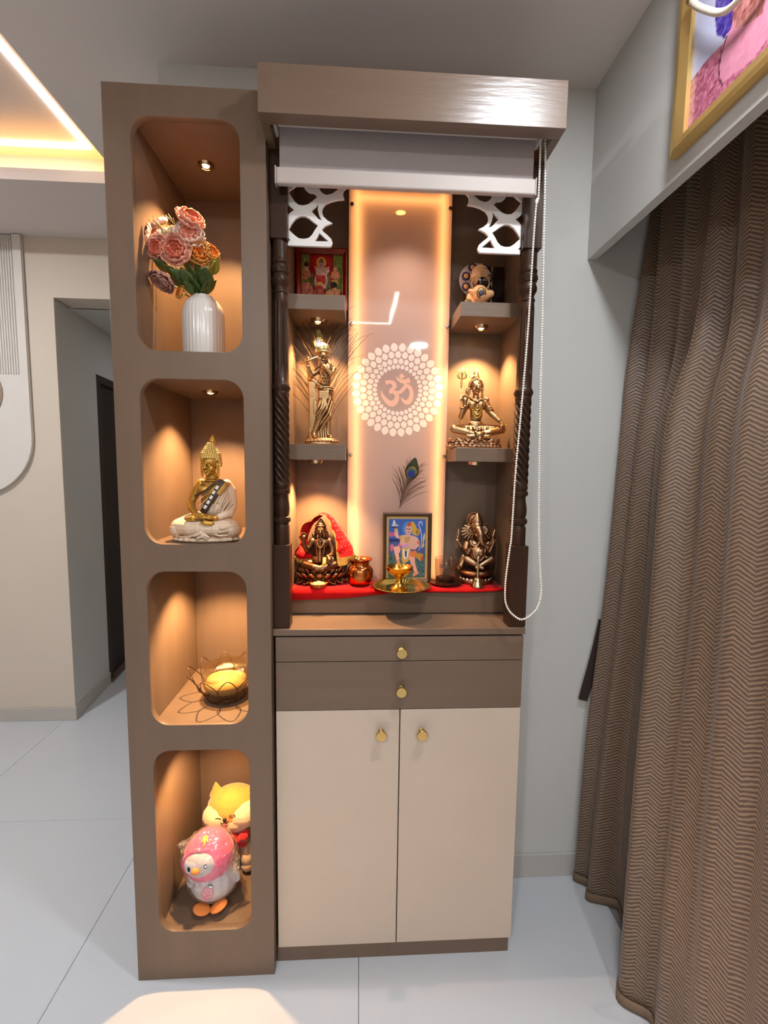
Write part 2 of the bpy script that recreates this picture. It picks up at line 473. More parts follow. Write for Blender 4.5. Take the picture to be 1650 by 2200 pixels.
# ------------------------------------------------------------------ display tower with four niches
NX0, NX1 = 0.0605, 0.307
NICHES = [(1.673, 2.195), (1.204, 1.608), (0.7305, 1.135), (0.142, 0.661)]
TW, TH_, TD = 0.367, 2.262, 0.355
tw = thing('display_tower', 'tall brown laminate tower with four round-cornered lit niches', 'display tower')
fp = plate([[(0, 0), (TW, 0), (TW, TH_), (0, TH_)]] + [list(reversed(rrect(NX0, NX1, a, b, 0.046))) for a, b in NICHES], 0.018, 0.0, 0.0006)
obj('front_panel', fp, M_LAM, tw)
obj('side_panel', B().box(0, NX0 - 0.0005, 0.0185, TD, 0, TH_), M_LAM, tw)
obj('side_panel', B().box(NX1 + 0.0005, TW, 0.0185, TD, 0, TH_), M_LAM, tw)
zs = [0.0] + [v for n in reversed(NICHES) for v in n] + [TH_]
for k in range(0, len(zs), 2):
    obj('divider', B().box(NX0, NX1, 0.0185, TD - 0.018, zs[k] + (0 if k == 0 else 0.0005), zs[k+1] - (0.0005)), M_LAM, tw)
obj('back_panel', B().box(NX0, NX1, TD - 0.0175, TD, 0, TH_), M_LAM, tw)

# ------------------------------------------------------------------ small warm downlights
def downlight(x, y, z, label, pw, size=95, r=0.017, drop=0.006, blend=0.35, tilt=(0, 0), bulb=45, col=WARM, bk=0.5):
    t = thing('downlight', label, 'downlight', (x, y, z), group='small warm downlights of the shrine and tower')
    obj('trim_ring', B().lathe([(r*0.72, 0.0), (r*0.80, -drop), (r*1.05, -drop), (r*1.22, -0.002), (r*1.24, 0.0)], 32, cap=False), M_CHROME, t, auto=50)
    obj('reflector', B().lathe([(r*0.40, -0.0008), (r*0.74, -drop*0.9), (r*0.76, -drop*0.9), (r*0.42, -0.0004)], 28, cap=False), M_CHROME, t, smooth=True)
    obj('bulb', B().ell((0, 0, -drop * 0.62), (r*bk, r*bk, 0.003 if bk < .8 else 0.0015), u=20, v=8), emitter('warm_bulb' if bulb > 5 else 'dim_bulb', (255, 190, 110) if bulb > 5 else (200, 90, 50), bulb), t)
    lamp('light', 'SPOT', (0, 0, -drop - 0.0025), pw, col, t, rot=(math.radians(tilt[0]), math.radians(tilt[1]), 0), spot_size=math.radians(size), spot_blend=blend, shadow_soft_size=0.008)
    return t
downlight(0.178, 0.165, 2.1945, 'glowing downlight in the ceiling of the flower vase niche', NICHE_W * 1.5, 98, blend=0.5)
downlight(0.172, 0.180, 1.6075, 'copper-rimmed downlight above the seated golden statue in the tower', NICHE_W * 1.35, 108, blend=0.6)
downlight(0.178, 0.165, 1.1345, 'downlight above the wire lotus bowl in the tower', NICHE_W * 1.3, 108, blend=0.6)
downlight(0.178, 0.110, 0.6605, 'downlight above the two plush toys in the lowest niche', NICHE_W * 0.75, 108, blend=0.6)

# ------------------------------------------------------------------ base cabinet, counter
cb = thing('base_cabinet', 'low cabinet with two brown drawers over two cream doors', 'cabinet', (0.7055, 0.15, 0))
def cpart(name, x0, x1, y0, y1, z0, z1, m, parent=cb, bev=0.0012):
    o = obj(name, B().box(x0 - 0.7055, x1 - 0.7055, y0 - 0.15, y1 - 0.15, z0, z1, bev=bev), m, parent)
    return o
cpart('carcass', 0.3735, 1.036, 0.045, YW - 0.0005, 0.05, 0.9575, mat('carcass_dark', (70, 54, 44), 0.6))
cpart('plinth', 0.3685, 1.0345, 0.034, 0.19, 0.0, 0.0495, M_LAM)
d1 = cpart('drawer', 0.3735, 1.0385, 0.025, 0.0435, 0.8865, 0.953, M_LAMH)
d2 = cpart('drawer', 0.3735, 1.0385, 0.025, 0.0435, 0.7515, 0.8845, M_LAMH)
dl = cpart('door', 0.3735, 0.7045, 0.025, 0.0435, 0.053, 0.749, M_CREAM)
dr = cpart('door', 0.7072, 1.0385, 0.025, 0.0435, 0.053, 0.749, M_CREAM)
kn = None
for par, x, z in ((d1, 0.7062, 0.916), (d2, 0.7068, 0.809), (dl, 0.6545, 0.688), (dr, 0.765, 0.6875)):
    if kn is None:
        b = B().lathe([(0.0085, 0), (0.0085, 0.002), (0.0062, 0.004), (0.0058, 0.011), (0.0085, 0.015), (0.0140, 0.0175), (0.0148, 0.020), (0.0146, 0.0235), (0.0132, 0.0255), (0.0, 0.0258)], 32)
        b.bm.transform(Matrix.Rotation(PI/2, 4, 'X'))
        kn = obj('knob', b, M_GOLD, par, auto=45); o = kn
        kn['label'] = 'round brass knob'
    else: o = inst(kn, 'knob', par)
    o.location = (x - 0.7055, 0.0252 - 0.15, z)
obj('countertop', B().box(0.3675, 1.0415, 0.0225, YW - 0.0005, 0.958, 0.9755, bev=0.0012), M_LAMH,
    label='brown laminate countertop slab between drawers and shrine', cat='countertop')

# ------------------------------------------------------------------ shrine carcass with shelves
SX0, SX1, YB = 0.3985, 1.0205, 0.270
sh = thing('shrine_unit', 'open brown laminate shrine unit with four short shelves and raised platform', 'shrine')
obj('side_panel', B().box(0.3675, SX0, 0.0795, YB, 0.976, 2.30), M_LAM, sh)
obj('side_panel', B().box(SX1, 1.0435, 0.0795, YB, 0.976, 2.30), M_LAM, sh)
obj('back_panel', B().box(0.3675, 1.0435, YB + 0.0005, YW - 0.0005, 0.976, 2.30), M_LAM, sh)
obj('ceiling_panel', B().box(SX0, SX1, 0.0795, YB, 2.205, 2.22), M_LAM, sh)
obj('platform', B().box(SX0, SX1, 0.1485, YB, 0.978, 1.049, bev=0.001), M_LAMH, sh)
for x0, x1, z0, z1 in ((SX0, 0.549, 1.8165, 1.8555), (0.860, SX1, 1.8115, 1.8495), (SX0, 0.5515, 1.4205, 1.4625), (0.8585, SX1, 1.4215, 1.460)):
    obj('shelf', B().box(x0, x1, 0.113, YB, z0, z1, bev=0.001), M_LAMH, sh)
downlight(0.4705, 0.195, 1.8164, 'glowing downlight under the shelf above the flute player figurine', NICHE_W * 0.95, 104, drop=0.009, blend=0.6)
downlight(0.9380, 0.195, 1.8114, 'glowing downlight under the shelf above the trident figurine', NICHE_W * 0.95, 104, drop=0.009, blend=0.6)
downlight(0.4665, 0.165, 1.4204, 'copper-rimmed downlight under the shelf above the red veiled figurine', NICHE_W * 0.95, 104, drop=0.009, blend=0.6)
downlight(0.9250, 0.165, 1.4214, 'dim copper-rimmed downlight under the shelf above the elephant-headed figurine', 0.02, 100, drop=0.009, bulb=1.5)
downlight(0.7140, 0.105, 2.2045, 'downlight in the shrine ceiling mirrored as white ellipse in the centre panel', NICHE_W * 0.95, 92, r=0.022, blend=0.95, col=(1.0, 0.70, 0.52), bk=0.9, tilt=(-4, 0))

# ------------------------------------------------------------------ turned pillars
def pillar(cx, cy, sx, label):
    t = thing('pillar', label, 'pillar', (cx, cy, 0.976), group='carved pillars of the shrine')
    Z = 0.976
    hw = 0.0235 * sx
    obj('base_block', B().box(-hw, hw, -0.0235, 0.0235, 0, 1.1975 - Z, bev=0.0012), M_WOOD, t)
    obj('top_block', B().box(-hw, hw, -0.0235, 0.0235, 1.955 - Z, 2.1565 - Z, bev=0.0012), M_WOOD, t)
    prof = [(.0205,1.1975),(.0208,1.20),(.0208,1.244),(.0196,1.2475),(.0178,1.250),(.0178,1.2535),(.0215,1.2555),(.0222,1.262),(.0215,1.2695),(.018,1.2715),
            (.0195,1.276),(.0212,1.285),(.0212,1.293),(.0200,1.304),(.0176,1.317),(.0168,1.3255),(.0185,1.3295),(.0222,1.332),(.0228,1.3365),(.0222,1.342),(.019,1.344),(.0205,1.3475)]
    rope0, rope1 = 1.352, 1.588
    k = 40
    rope = [(.0217, rope0 + (rope1 - rope0) * i / 90) for i in range(91)]
    prof2 = [(.0205,1.591),(.0225,1.5935),(.0234,1.602),(.0225,1.6105),(.0203,1.613)]
    fl = [(.0205,1.640 + (1.811 - 1.640) * i / 16 ) for i in range(17)]
    fl = [(r - 0.0016 * (z - 1.64) / 0.171, z) for r, z in fl]
    prof3 = [(.0182,1.822),(.0168,1.8305),(.0192,1.832),(.0197,1.8345),(.0192,1.837),(.0168,1.8385),(.0166,1.844),(.0185,1.850),(.0222,1.8555),(.0234,1.8605),(.0232,1.866),(.0208,1.8735),(.0192,1.8775),
             (.0226,1.8805),(.0232,1.889),(.0226,1.8975),(.0198,1.900),(.0222,1.9035),(.0228,1.906),(.0222,1.909),(.0203,1.912),(.0205,1.918),(.0205,1.955)]
    allp = [(r, z) for r, z in prof + rope + prof2 + fl + prof3]
    def mod(r, z, a):
        if rope0 <= z <= rope1:
            e = min(1.0, (z - rope0) / 0.02, (rope1 - z) / 0.02)
            ph = 4 * a + (z - rope0) * 2 * PI / 0.0215 * 4 / 4.0
            ph = 6 * a + (z - rope0) * 2 * PI / 0.0205
            return r - 0.0066 * e * (0.5 + 0.5 * math.cos(ph)) ** 1.2
        if 1.648 <= z <= 1.805:
            q = abs(((a / (2 * PI) * 8) % 1.0) - 0.5) * 2
            return r - (0.0035 if q < 0.30 else 0.0)
        return r
    b = B().lathe([(r, z - Z) for r, z in allp], 64, mod=lambda r, z, a: mod(r, z + Z, a), sx=sx)
    sft = obj('shaft', b, M_WOOD, t, auto=42)
    r0 = None
    for zz, rr in ((1.262, .0222), (1.602, .0234), (1.889, .0232)):
        for q in range(8):
            a = 2 * PI * (q + 0.5) / 8
            if r0 is None:
                bb = B(); bb.tube([(math.cos(s) * .0042, math.sin(s) * .0042, 0) for s in [2 * PI * i / 14 for i in range(14)]], .0011, 6, closed=True)
                bb.ell((0, 0, 0), (.0022, .0022, .0014), u=8, v=6)
                r0 = obj('rosette', bb, M_WOOD, sft, smooth=True); o = r0
            else: o = inst(r0, 'rosette', sft)
            o.matrix_local = Matrix.Translation((math.cos(a) * rr * sx, math.sin(a) * rr, zz - Z)) @ Matrix.Rotation(a, 4, 'Z') @ Matrix.Rotation(PI/2, 4, 'Y')
    return t
pillar(0.3892, 0.0545, 0.92, 'dark carved wooden pillar standing against the tower')
pillar(1.0205, 0.0545, 1.0, 'dark carved wooden pillar with the bead chain hanging in front')

# ------------------------------------------------------------------ canopy
M_CAN = mat('canopy_laminate', (116, 95, 78), 0.30, var=0.08, scale=14, stretch=(0.12, 1, 1), bump=0.30, bscale=120, spec=0.7)
cn = thing('canopy', 'projecting brown laminate canopy box over the shrine', 'canopy')
CY0, CZ0, CZ1 = -0.083, 2.157, 2.256
obj('front_board', B().box(0.3672, 1.0445, CY0, CY0 + 0.036, CZ0, CZ1, bev=0.0008), M_CAN, cn)
obj('side_board', B().box(0.3672, 0.3850, CY0 + 0.0363, 0.079, CZ0, CZ1 - 0.0005), M_LAMH, cn)
obj('side_board', B().box(1.0265, 1.0445, CY0 + 0.0363, 0.079, CZ0, CZ1 - 0.0005), M_LAMH, cn)
obj('top_board', B().box(0.3672, 1.0445, CY0 + 0.0363, 0.079, CZ1, CZ1 + 0.014), M_LAMH, cn)

# ------------------------------------------------------------------ roller blind
M_BLIND = mat('blind_fabric', (172, 162, 160), 0.85, var=0.03, scale=300, bump=0.15, bscale=500)
M_BAR = mat('blind_bar', (190, 178, 170), 0.5, var=0.02)
rbn = thing('roller_blind', 'rolled up pale grey roller blind under the canopy', 'blind', (0.7, -0.02, 2.19))
def rb(name, b, m, **k):
    b.bm.transform(Matrix.Translation((-0.7, 0.02, -2.19))); return obj(name, b, m, rbn, **k)
b = B(); b.tube([(0.399, -0.020, 2.198), (1.004, -0.020, 2.198)], 0.0215, 32); rb('roll', b, mat('blind_roll', (206, 198, 194), 0.8, var=0.02), auto=40)
rb('fabric', B().box(0.3985, 1.0035, 0.0008, 0.0022, 2.088, 2.2), M_BLIND)
bar = rb('bottom_bar', B().box(0.391, 1.0095, -0.0065, 0.0095, 2.0595, 2.0965, bev=0.004, seg=3), M_BAR)
for x in (0.3895, 1.0087):
    bb = B().box(x - 0.0012, x + 0.0018, -0.008, 0.011, 2.058, 2.098, bev=0.001); bb.bm.transform(Matrix.Translation((-0.7, 0.02, -2.19))); obj('end_cap', bb, M_BAR, bar)
for x in (0.3925, 1.0100):
    rb('bracket', B().box(x - 0.003, x + 0.003, -0.044, 0.012, 2.170, 2.2555, bev=0.002), mat('bracket_plastic', (200, 190, 182), 0.5))
CH = [(1.0136, 2.19), (1.014, 2.055), (1.0101, 2.0412), (1.0062, 1.9487), (1.0022, 1.7528), (0.9933, 1.5501), (0.9853, 1.3995), (0.9812, 1.2332), (0.9778, 1.1969), (0.9709, 1.1239), (0.9703, 1.0747), (0.975, 1.0499), (0.9869, 1.03), (1.0035, 1.0163), (1.016, 1.0112), (1.0283, 1.0149), (1.0427, 1.0248), (1.0557, 1.0397), (1.0633, 1.0621), (1.0656, 1.0931), (1.0611, 1.1362), (1.0558, 1.1972), (1.0502, 1.2936), (1.0418, 1.5281), (1.0372, 1.7538), (1.0325, 1.9282), (1.0297, 2.0346), (1.0266, 2.1494), (1.0232, 2.20)]
path = catmull([(x, -0.012, z) for x, z in CH], 14)
bd = B(); acc = 0.0; last = path[0]
def bead(b, c, r):
    v = [(c[0], c[1], c[2] + r)]
    for zz, k in ((0.6, 0.8), (-0.6, 0.8)):
        v += [(c[0] + math.cos(a) * r * k, c[1] + math.sin(a) * r * k, c[2] + zz * r) for a in [2 * PI * i / 7 for i in range(7)]]
    v.append((c[0], c[1], c[2] - r)); f = []
    for i in range(7):
        j = (i + 1) % 7; f += [(0, 1 + i, 1 + j), (1 + i, 8 + i, 8 + j, 1 + j), (15, 8 + j, 8 + i)]
    b.add(v, f)
for p in path[1:]:
    d = (p - last).length
    while acc + d >= 0.0062:
        tt = (0.0062 - acc) / d; last = last.lerp(p, tt); d = (p - last).length; acc = 0.0; bead(bd, last, 0.0031)
    acc += d; last = p
bd.tube([tuple(p) for p in path], 0.0007, 4)
bc = rb('bead_chain', bd, mat('bead_white', (244, 240, 230), 0.35, var=0), smooth=True, kind='stuff'); bc['label'] = 'looped white bead chain'
cc = B().ell((1.0101, -0.012, 2.0412), (0.0042, 0.0042, 0.0062), u=12, v=8); cc.bm.transform(Matrix.Translation((-0.7, 0.02, -2.19))); obj('chain_connector', cc, mat('bead_white', (236, 230, 218)), rbn, smooth=True)

# ------------------------------------------------------------------ white fretwork brackets
JO = [(0.4086, 2.1322), (0.5584, 2.1392), (0.5569, 2.0935), (0.5544, 2.0902), (0.5469, 2.0843), (0.5445, 2.0771), (0.5457, 2.0692), (0.5484, 2.0625), (0.5303, 2.0603), (0.5152, 2.0561), (0.5027, 2.05), (0.4952, 2.0401), (0.4932, 2.0305), (0.4969, 2.0195), (0.5061, 2.0111), (0.5187, 2.0052), (0.5019, 1.9981), (0.4927, 1.9898), (0.4952, 1.9851), (0.5061, 1.9766), (0.5162, 1.9674), (0.5191, 1.9594), (0.5171, 1.9521), (0.5138, 1.9487), (0.4086, 1.9479), (0.4086, 1.9591), (0.4147, 1.9603), (0.4086, 1.9664), (0.4086, 2.0185), (0.4134, 2.0241), (0.4243, 2.0321), (0.4119, 2.0414), (0.4086, 2.046)]
JH = [[(0.4105, 2.0753), (0.4213, 2.0828), (0.4337, 2.0928), (0.4453, 2.098), (0.447, 2.0926), (0.4519, 2.0826), (0.4619, 2.0751), (0.4735, 2.0741), (0.4818, 2.0649), (0.4701, 2.0549), (0.4585, 2.0465), (0.4468, 2.0437), (0.4352, 2.0448), (0.4269, 2.0515), (0.4187, 2.0622)],
 [(0.4852, 2.0872), (0.4918, 2.0953), (0.5085, 2.0977), (0.5277, 2.093), (0.5327, 2.0845), (0.5185, 2.0744), (0.5043, 2.0702), (0.4952, 2.0734), (0.4885, 2.0802)],
 [(0.4843, 2.0492), (0.4826, 2.0364), (0.4855, 2.0238), (0.4927, 2.0098), (0.4835, 2.0142), (0.4751, 2.0234), (0.4671, 2.031)],
 [(0.4102, 1.9865), (0.4183, 2.0004), (0.4283, 2.012), (0.44, 2.0185), (0.4517, 2.0185), (0.4617, 2.0133), (0.4717, 2.0057), (0.4831, 1.9979), (0.475, 1.9867), (0.4683, 1.9752), (0.4599, 1.9676), (0.4482, 1.9651), (0.4365, 1.9659), (0.4265, 1.972)],
 [(0.4868, 1.9807), (0.4969, 1.9715), (0.5095, 1.9615), (0.475, 1.9607), (0.4817, 1.9709)]]
M_JALI = mat('white_fretwork', (238, 232, 228), 0.4, var=0.01)
for mir, lab in ((False, 'white cut-out fretwork bracket beside the tower-side pillar'), (True, 'white cut-out fretwork bracket beside the chain-side pillar')):
    f = (lambda p: [(1.4055 - x, z) for x, z in reversed(p)]) if mir else (lambda p: list(p))
    obj('fretwork_bracket', plate([f(JO)] + [f(h) for h in JH], 0.008, 0.052, 0.0005), M_JALI, label=lab, cat='bracket', group='white fretwork brackets')

# ------------------------------------------------------------------ centre panel with emblem, lit from behind
def acrylic(name, rgb, trans, gloss=0.03, wavy=0.02):
    m = bpy.data.materials.new(name); m.use_nodes = True; nt = m.node_tree; nt.nodes.clear()
    N = nt.nodes.new; L = nt.links.new
    o = N('ShaderNodeOutputMaterial')
    d = N('ShaderNodeBsdfDiffuse'); d.inputs[0].default_value = lin(rgb)
    t = N('ShaderNodeBsdfTranslucent'); t.inputs[0].default_value = lin(rgb)
    a = N('ShaderNodeMixShader'); a.inputs[0].default_value = trans
    L(d.outputs[0], a.inputs[1]); L(t.outputs[0], a.inputs[2])
    g = N('ShaderNodeBsdfGlossy'); g.inputs['Roughness'].default_value = gloss
    lw = N('ShaderNodeLayerWeight'); pw = N('ShaderNodeMath'); pw.operation = 'POWER'; pw.inputs[1].default_value = 4.0; L(lw.outputs['Facing'], pw.inputs[0])
    ml = N('ShaderNodeMath'); ml.operation = 'MULTIPLY_ADD'; ml.inputs[1].default_value = 0.9; ml.inputs[2].default_value = 0.045; L(pw.outputs[0], ml.inputs[0])
    n = N('ShaderNodeTexNoise'); n.inputs['Scale'].default_value = 4.0
    bp = N('ShaderNodeBump'); bp.inputs['Strength'].default_value = wavy; bp.inputs['Distance'].default_value = 0.01
    L(n.outputs['Fac'], bp.inputs['Height']); L(bp.outputs[0], g.inputs['Normal'])
    b = N('ShaderNodeMixShader'); L(ml.outputs[0], b.inputs[0])
    L(a.outputs[0], b.inputs[1]); L(g.outputs[0], b.inputs[2]); L(b.outputs[0], o.inputs[0])
    return m
M_ACR = acrylic('frosted_panel', (196, 174, 166), 0.48)
M_ACRW = acrylic('clear_white_petal', (255, 246, 238), 0.45, wavy=0.0)
def clear_body():
    m = bpy.data.materials.new('clear_acrylic'); m.use_nodes = True; nt = m.node_tree; nt.nodes.clear()
    o = nt.nodes.new('ShaderNodeOutputMaterial'); t = nt.nodes.new('ShaderNodeBsdfTransparent'); t.inputs[0].default_value = (.97, .96, .95, 1)
    nt.links.new(t.outputs[0], o.inputs[0]); return m
M_CLR = clear_body()
def film_faces(me, y):
    """the printed film is on the front faces only, the body of the sheet is clear"""
    for p in me.polygons: p.material_index = 0 if (p.normal.y < -0.9 and p.center.y < y + 0.0008) else 1
PX0, PX1, PZ0, PZ1, PY = 0.5555, 0.8525, 1.0535, 2.20, 0.234
ap = thing('backlit_panel', 'glossy backlit centre panel with ring of white petals around a sacred syllable', 'panel', (0.7027, PY, PZ0))
OX, OZ = -0.7027, -PZ0
EC = 1.6318 - PZ0
cut = B()
PET = []
for ring, (r0, r1, wd) in enumerate(((0.0615, 0.0755, 0.0118), (0.0755, 0.0935, 0.0148), (0.0930, 0.1140, 0.0178), (0.1120, 0.1375, 0.0215))):
    hgt = r1 - r0; c = (r0 + r1) / 2
    half = [(0.0, -0.50), (0.26, -0.43), (0.46, -0.20), (0.50, 0.02), (0.42, 0.22), (0.22, 0.40), (0.0, 0.5)]
    pts = [(x * wd, z * hgt) for x, z in half] + [(-x * wd, z * hgt) for x, z in reversed(half[1:-1])]
    n = len(pts); src = None
    for q in range(32):
        a = 2 * PI * (q + (0.5 if ring % 2 else 0.0)) / 32
        M = Matrix.Translation((math.sin(a) * c, 0.0, EC + math.cos(a) * c)) @ Matrix.Rotation(a, 4, 'Y')
        if src is None:
            pb = B().add([(x, 0.0, z) for x, z in pts] + [(x, 0.004, z) for x, z in pts], [tuple(range(n)), tuple(range(2*n-1, n-1, -1))] + [(i, n+i, n+(i+1) % n, (i+1) % n) for i in range(n)])
            src = obj('petal', pb, [M_ACRW, M_CLR], ap); src.matrix_local = M; film_faces(src.data, 0.0)
        else: inst(src, 'petal', ap, M)
        cut.add([M @ Vector((x * 1.01, -0.002, z * 1.01)) for x, z in pts] + [M @ Vector((x * 1.01, 0.006, z * 1.01)) for x, z in pts], [tuple(range(n)), tuple(range(2*n-1, n-1, -1))] + [(i, n+i, n+(i+1) % n, (i+1) % n) for i in range(n)])
def ribbon(b, pts, ws, y0, y1, n=5):
    P = catmull([(x, 0, z) for x, z in pts], n); W_ = catmull([(w_, 0, 0) for w_ in ws], n)
    m = len(P); L = []; Rr = []
    for i in range(m):
        t = (P[min(i+1, m-1)] - P[max(i-1, 0)]).normalized(); nn = Vector((-t.z, 0, t.x)); h = W_[i].x / 2
        L.append(P[i] + nn * h); Rr.append(P[i] - nn * h)
    v = []
    for i in range(m): v += [(L[i].x, y0, L[i].z), (Rr[i].x, y0, Rr[i].z), (Rr[i].x, y1, Rr[i].z), (L[i].x, y1, L[i].z)]
    f = [(0, 1, 2, 3), tuple(4*(m-1) + k for k in (3, 2, 1, 0))]
    for i in range(m - 1):
        a = 4 * i
        for k in range(4): f.append((a + k, a + 4 + k, a + 4 + (k+1) % 4, a + (k+1) % 4))
    b.add(v, f)
S_ = 0.0014 / 7.174
def oz(pts): return [((u - 820) * S_, EC - (v - 850) * S_) for u, v in pts]
OM = (
    ([(634, 745), (690, 728), (748, 742), (772, 785), (750, 828), (705, 850)], [66, 52, 60, 66, 52, 44]),
    ([(690, 880), (760, 875), (808, 930), (800, 1000), (745, 1052), (680, 1035), (620, 975), (586, 920), (570, 858)], [58, 56, 66, 78, 88, 74, 54, 32, 6]),
    ([(750, 888), (850, 880), (900, 835), (945, 788), (995, 795), (1030, 860), (1030, 940), (1000, 1010), (950, 1028), (905, 1000), (872, 952)], [44, 52, 54, 56, 58, 58, 64, 74, 62, 40, 6]),
    ([(790, 648), (830, 692), (890, 718), (950, 712), (1002, 694)], [6, 36, 56, 62, 84]),
    ([(925, 720), (945, 800)], [40, 40]))
def boolean(base, cutters, op):
    """exact boolean of two meshes given as B; returns a mesh"""
    os_ = []
    for b in (base, cutters):
        bmesh.ops.recalc_face_normals(b.bm, faces=list(b.bm.faces)); me = bpy.data.meshes.new('bo'); b.bm.to_mesh(me); b.bm.free()
        o = bpy.data.objects.new('bo', me); COL.objects.link(o); os_.append(o)
    md = os_[0].modifiers.new('b', 'BOOLEAN'); md.operation = op; md.object = os_[1]; md.solver = 'EXACT'; md.use_self = True
    dg = bpy.context.evaluated_depsgraph_get(); out = bpy.data.meshes.new_from_object(os_[0].evaluated_get(dg))
    for o in os_: me = o.data; bpy.data.objects.remove(o); bpy.data.meshes.remove(me)
    return out
c0 = oz([(878, 642)])[0]; q = 48 * S_
def diamond(b, y0, y1):
    b.add([(c0[0], y0, c0[1] + q), (c0[0] + q, y0, c0[1]), (c0[0], y0, c0[1] - q), (c0[0] - q, y0, c0[1]), (c0[0], y1, c0[1] + q), (c0[0] + q, y1, c0[1]), (c0[0], y1, c0[1] - q), (c0[0] - q, y1, c0[1])],
       ((0,1,2,3),(7,6,5,4),(0,4,5,1),(1,5,6,2),(2,6,7,3),(3,7,4,0)))
oc = B()
for pts, ws in OM: ribbon(oc, oz(pts), [w_ * S_ for w_ in ws], -0.003, 0.007); ribbon(cut, oz(pts), [w_ * S_ for w_ in ws], -0.003, 0.007)
diamond(oc, -0.003, 0.007); diamond(cut, -0.003, 0.007)
ome = boolean(B().box(-0.1, 0.1, 0.0, 0.004, EC - 0.1, EC + 0.1), oc, 'INTERSECT')
ome.materials.clear(); ome.materials.append(acrylic('syllable_peach', (255, 208, 184), 0.4, wavy=0.0)); ome.materials.append(M_CLR); film_faces(ome, 0.0)
o = bpy.data.objects.new('sacred_syllable', ome); COL.objects.link(o); o.parent = ap
sme = boolean(B().box(PX0 + OX, PX1 + OX, 0, 0.004, 0, PZ1 - PZ0), cut, 'DIFFERENCE')
sme.materials.clear(); sme.materials.append(M_ACR); sme.materials.append(M_CLR); film_faces(sme, 0.0)
o = bpy.data.objects.new('sheet', sme); COL.objects.link(o); o.parent = ap
sc0 = None
for x in (0.5642, 0.8465):
    for z in (2.148, 1.819, 1.438, 1.10):
        if sc0 is None:
            b = B().lathe([(0.0058, 0), (0.0058, 0.003), (0.0045, 0.0055), (0.0, 0.006)], 16); b.bm.transform(Matrix.Rotation(PI/2, 4, 'X'))
            b.tube([(0, 0.004, 0), (0, 0.0358, 0)], 0.003, 8)
            sc0 = obj('stand_off_screw', b, mat('steel', (190, 180, 172), 0.2, 1.0, var=0), ap, auto=50); o = sc0
        else: o = inst(sc0, 'stand_off_screw', ap)
        o.location = (x + OX, -0.0003, z - PZ0)
E_STRIP = emitter('panel_led', (255, 186, 108), 20)
M_PBW = mat('panel_back_white', (225, 205, 190), 0.8, var=0)
for x, sgn in ((0.580, -1), (0.828, 1)):
    obj('led_strip', B().box(x - 0.004 + OX, x + 0.004 + OX, 0.012, 0.015, 0.01, PZ1 - PZ0 - 0.01), E_STRIP, ap)
    obj('led_channel', B().box(x - 0.0075 + OX, x + 0.0075 + OX, 0.0152, 0.0345, 0.0, PZ1 - PZ0), M_PBW, ap)
    xs = (PX0 + 0.003) if sgn < 0 else (PX1 - 0.006); obj('leak_blocker', B().box(xs + OX, xs + 0.003 + OX, 0.0042, 0.0345, 0.0, PZ1 - PZ0), M_PBW, ap)  # unseen opaque strips added to stop LED light leaking out sideways
obj('led_strip', B().box(0.590 + OX, 0.818 + OX, 0.012, 0.015, 2.165 - PZ0, 2.172 - PZ0), E_STRIP, ap)
obj('reflector_sheet', B().box(PX0 + OX + 0.004, PX1 + OX - 0.004, 0.0348, 0.0356, 0.0, PZ1 - PZ0), M_PBW, ap)

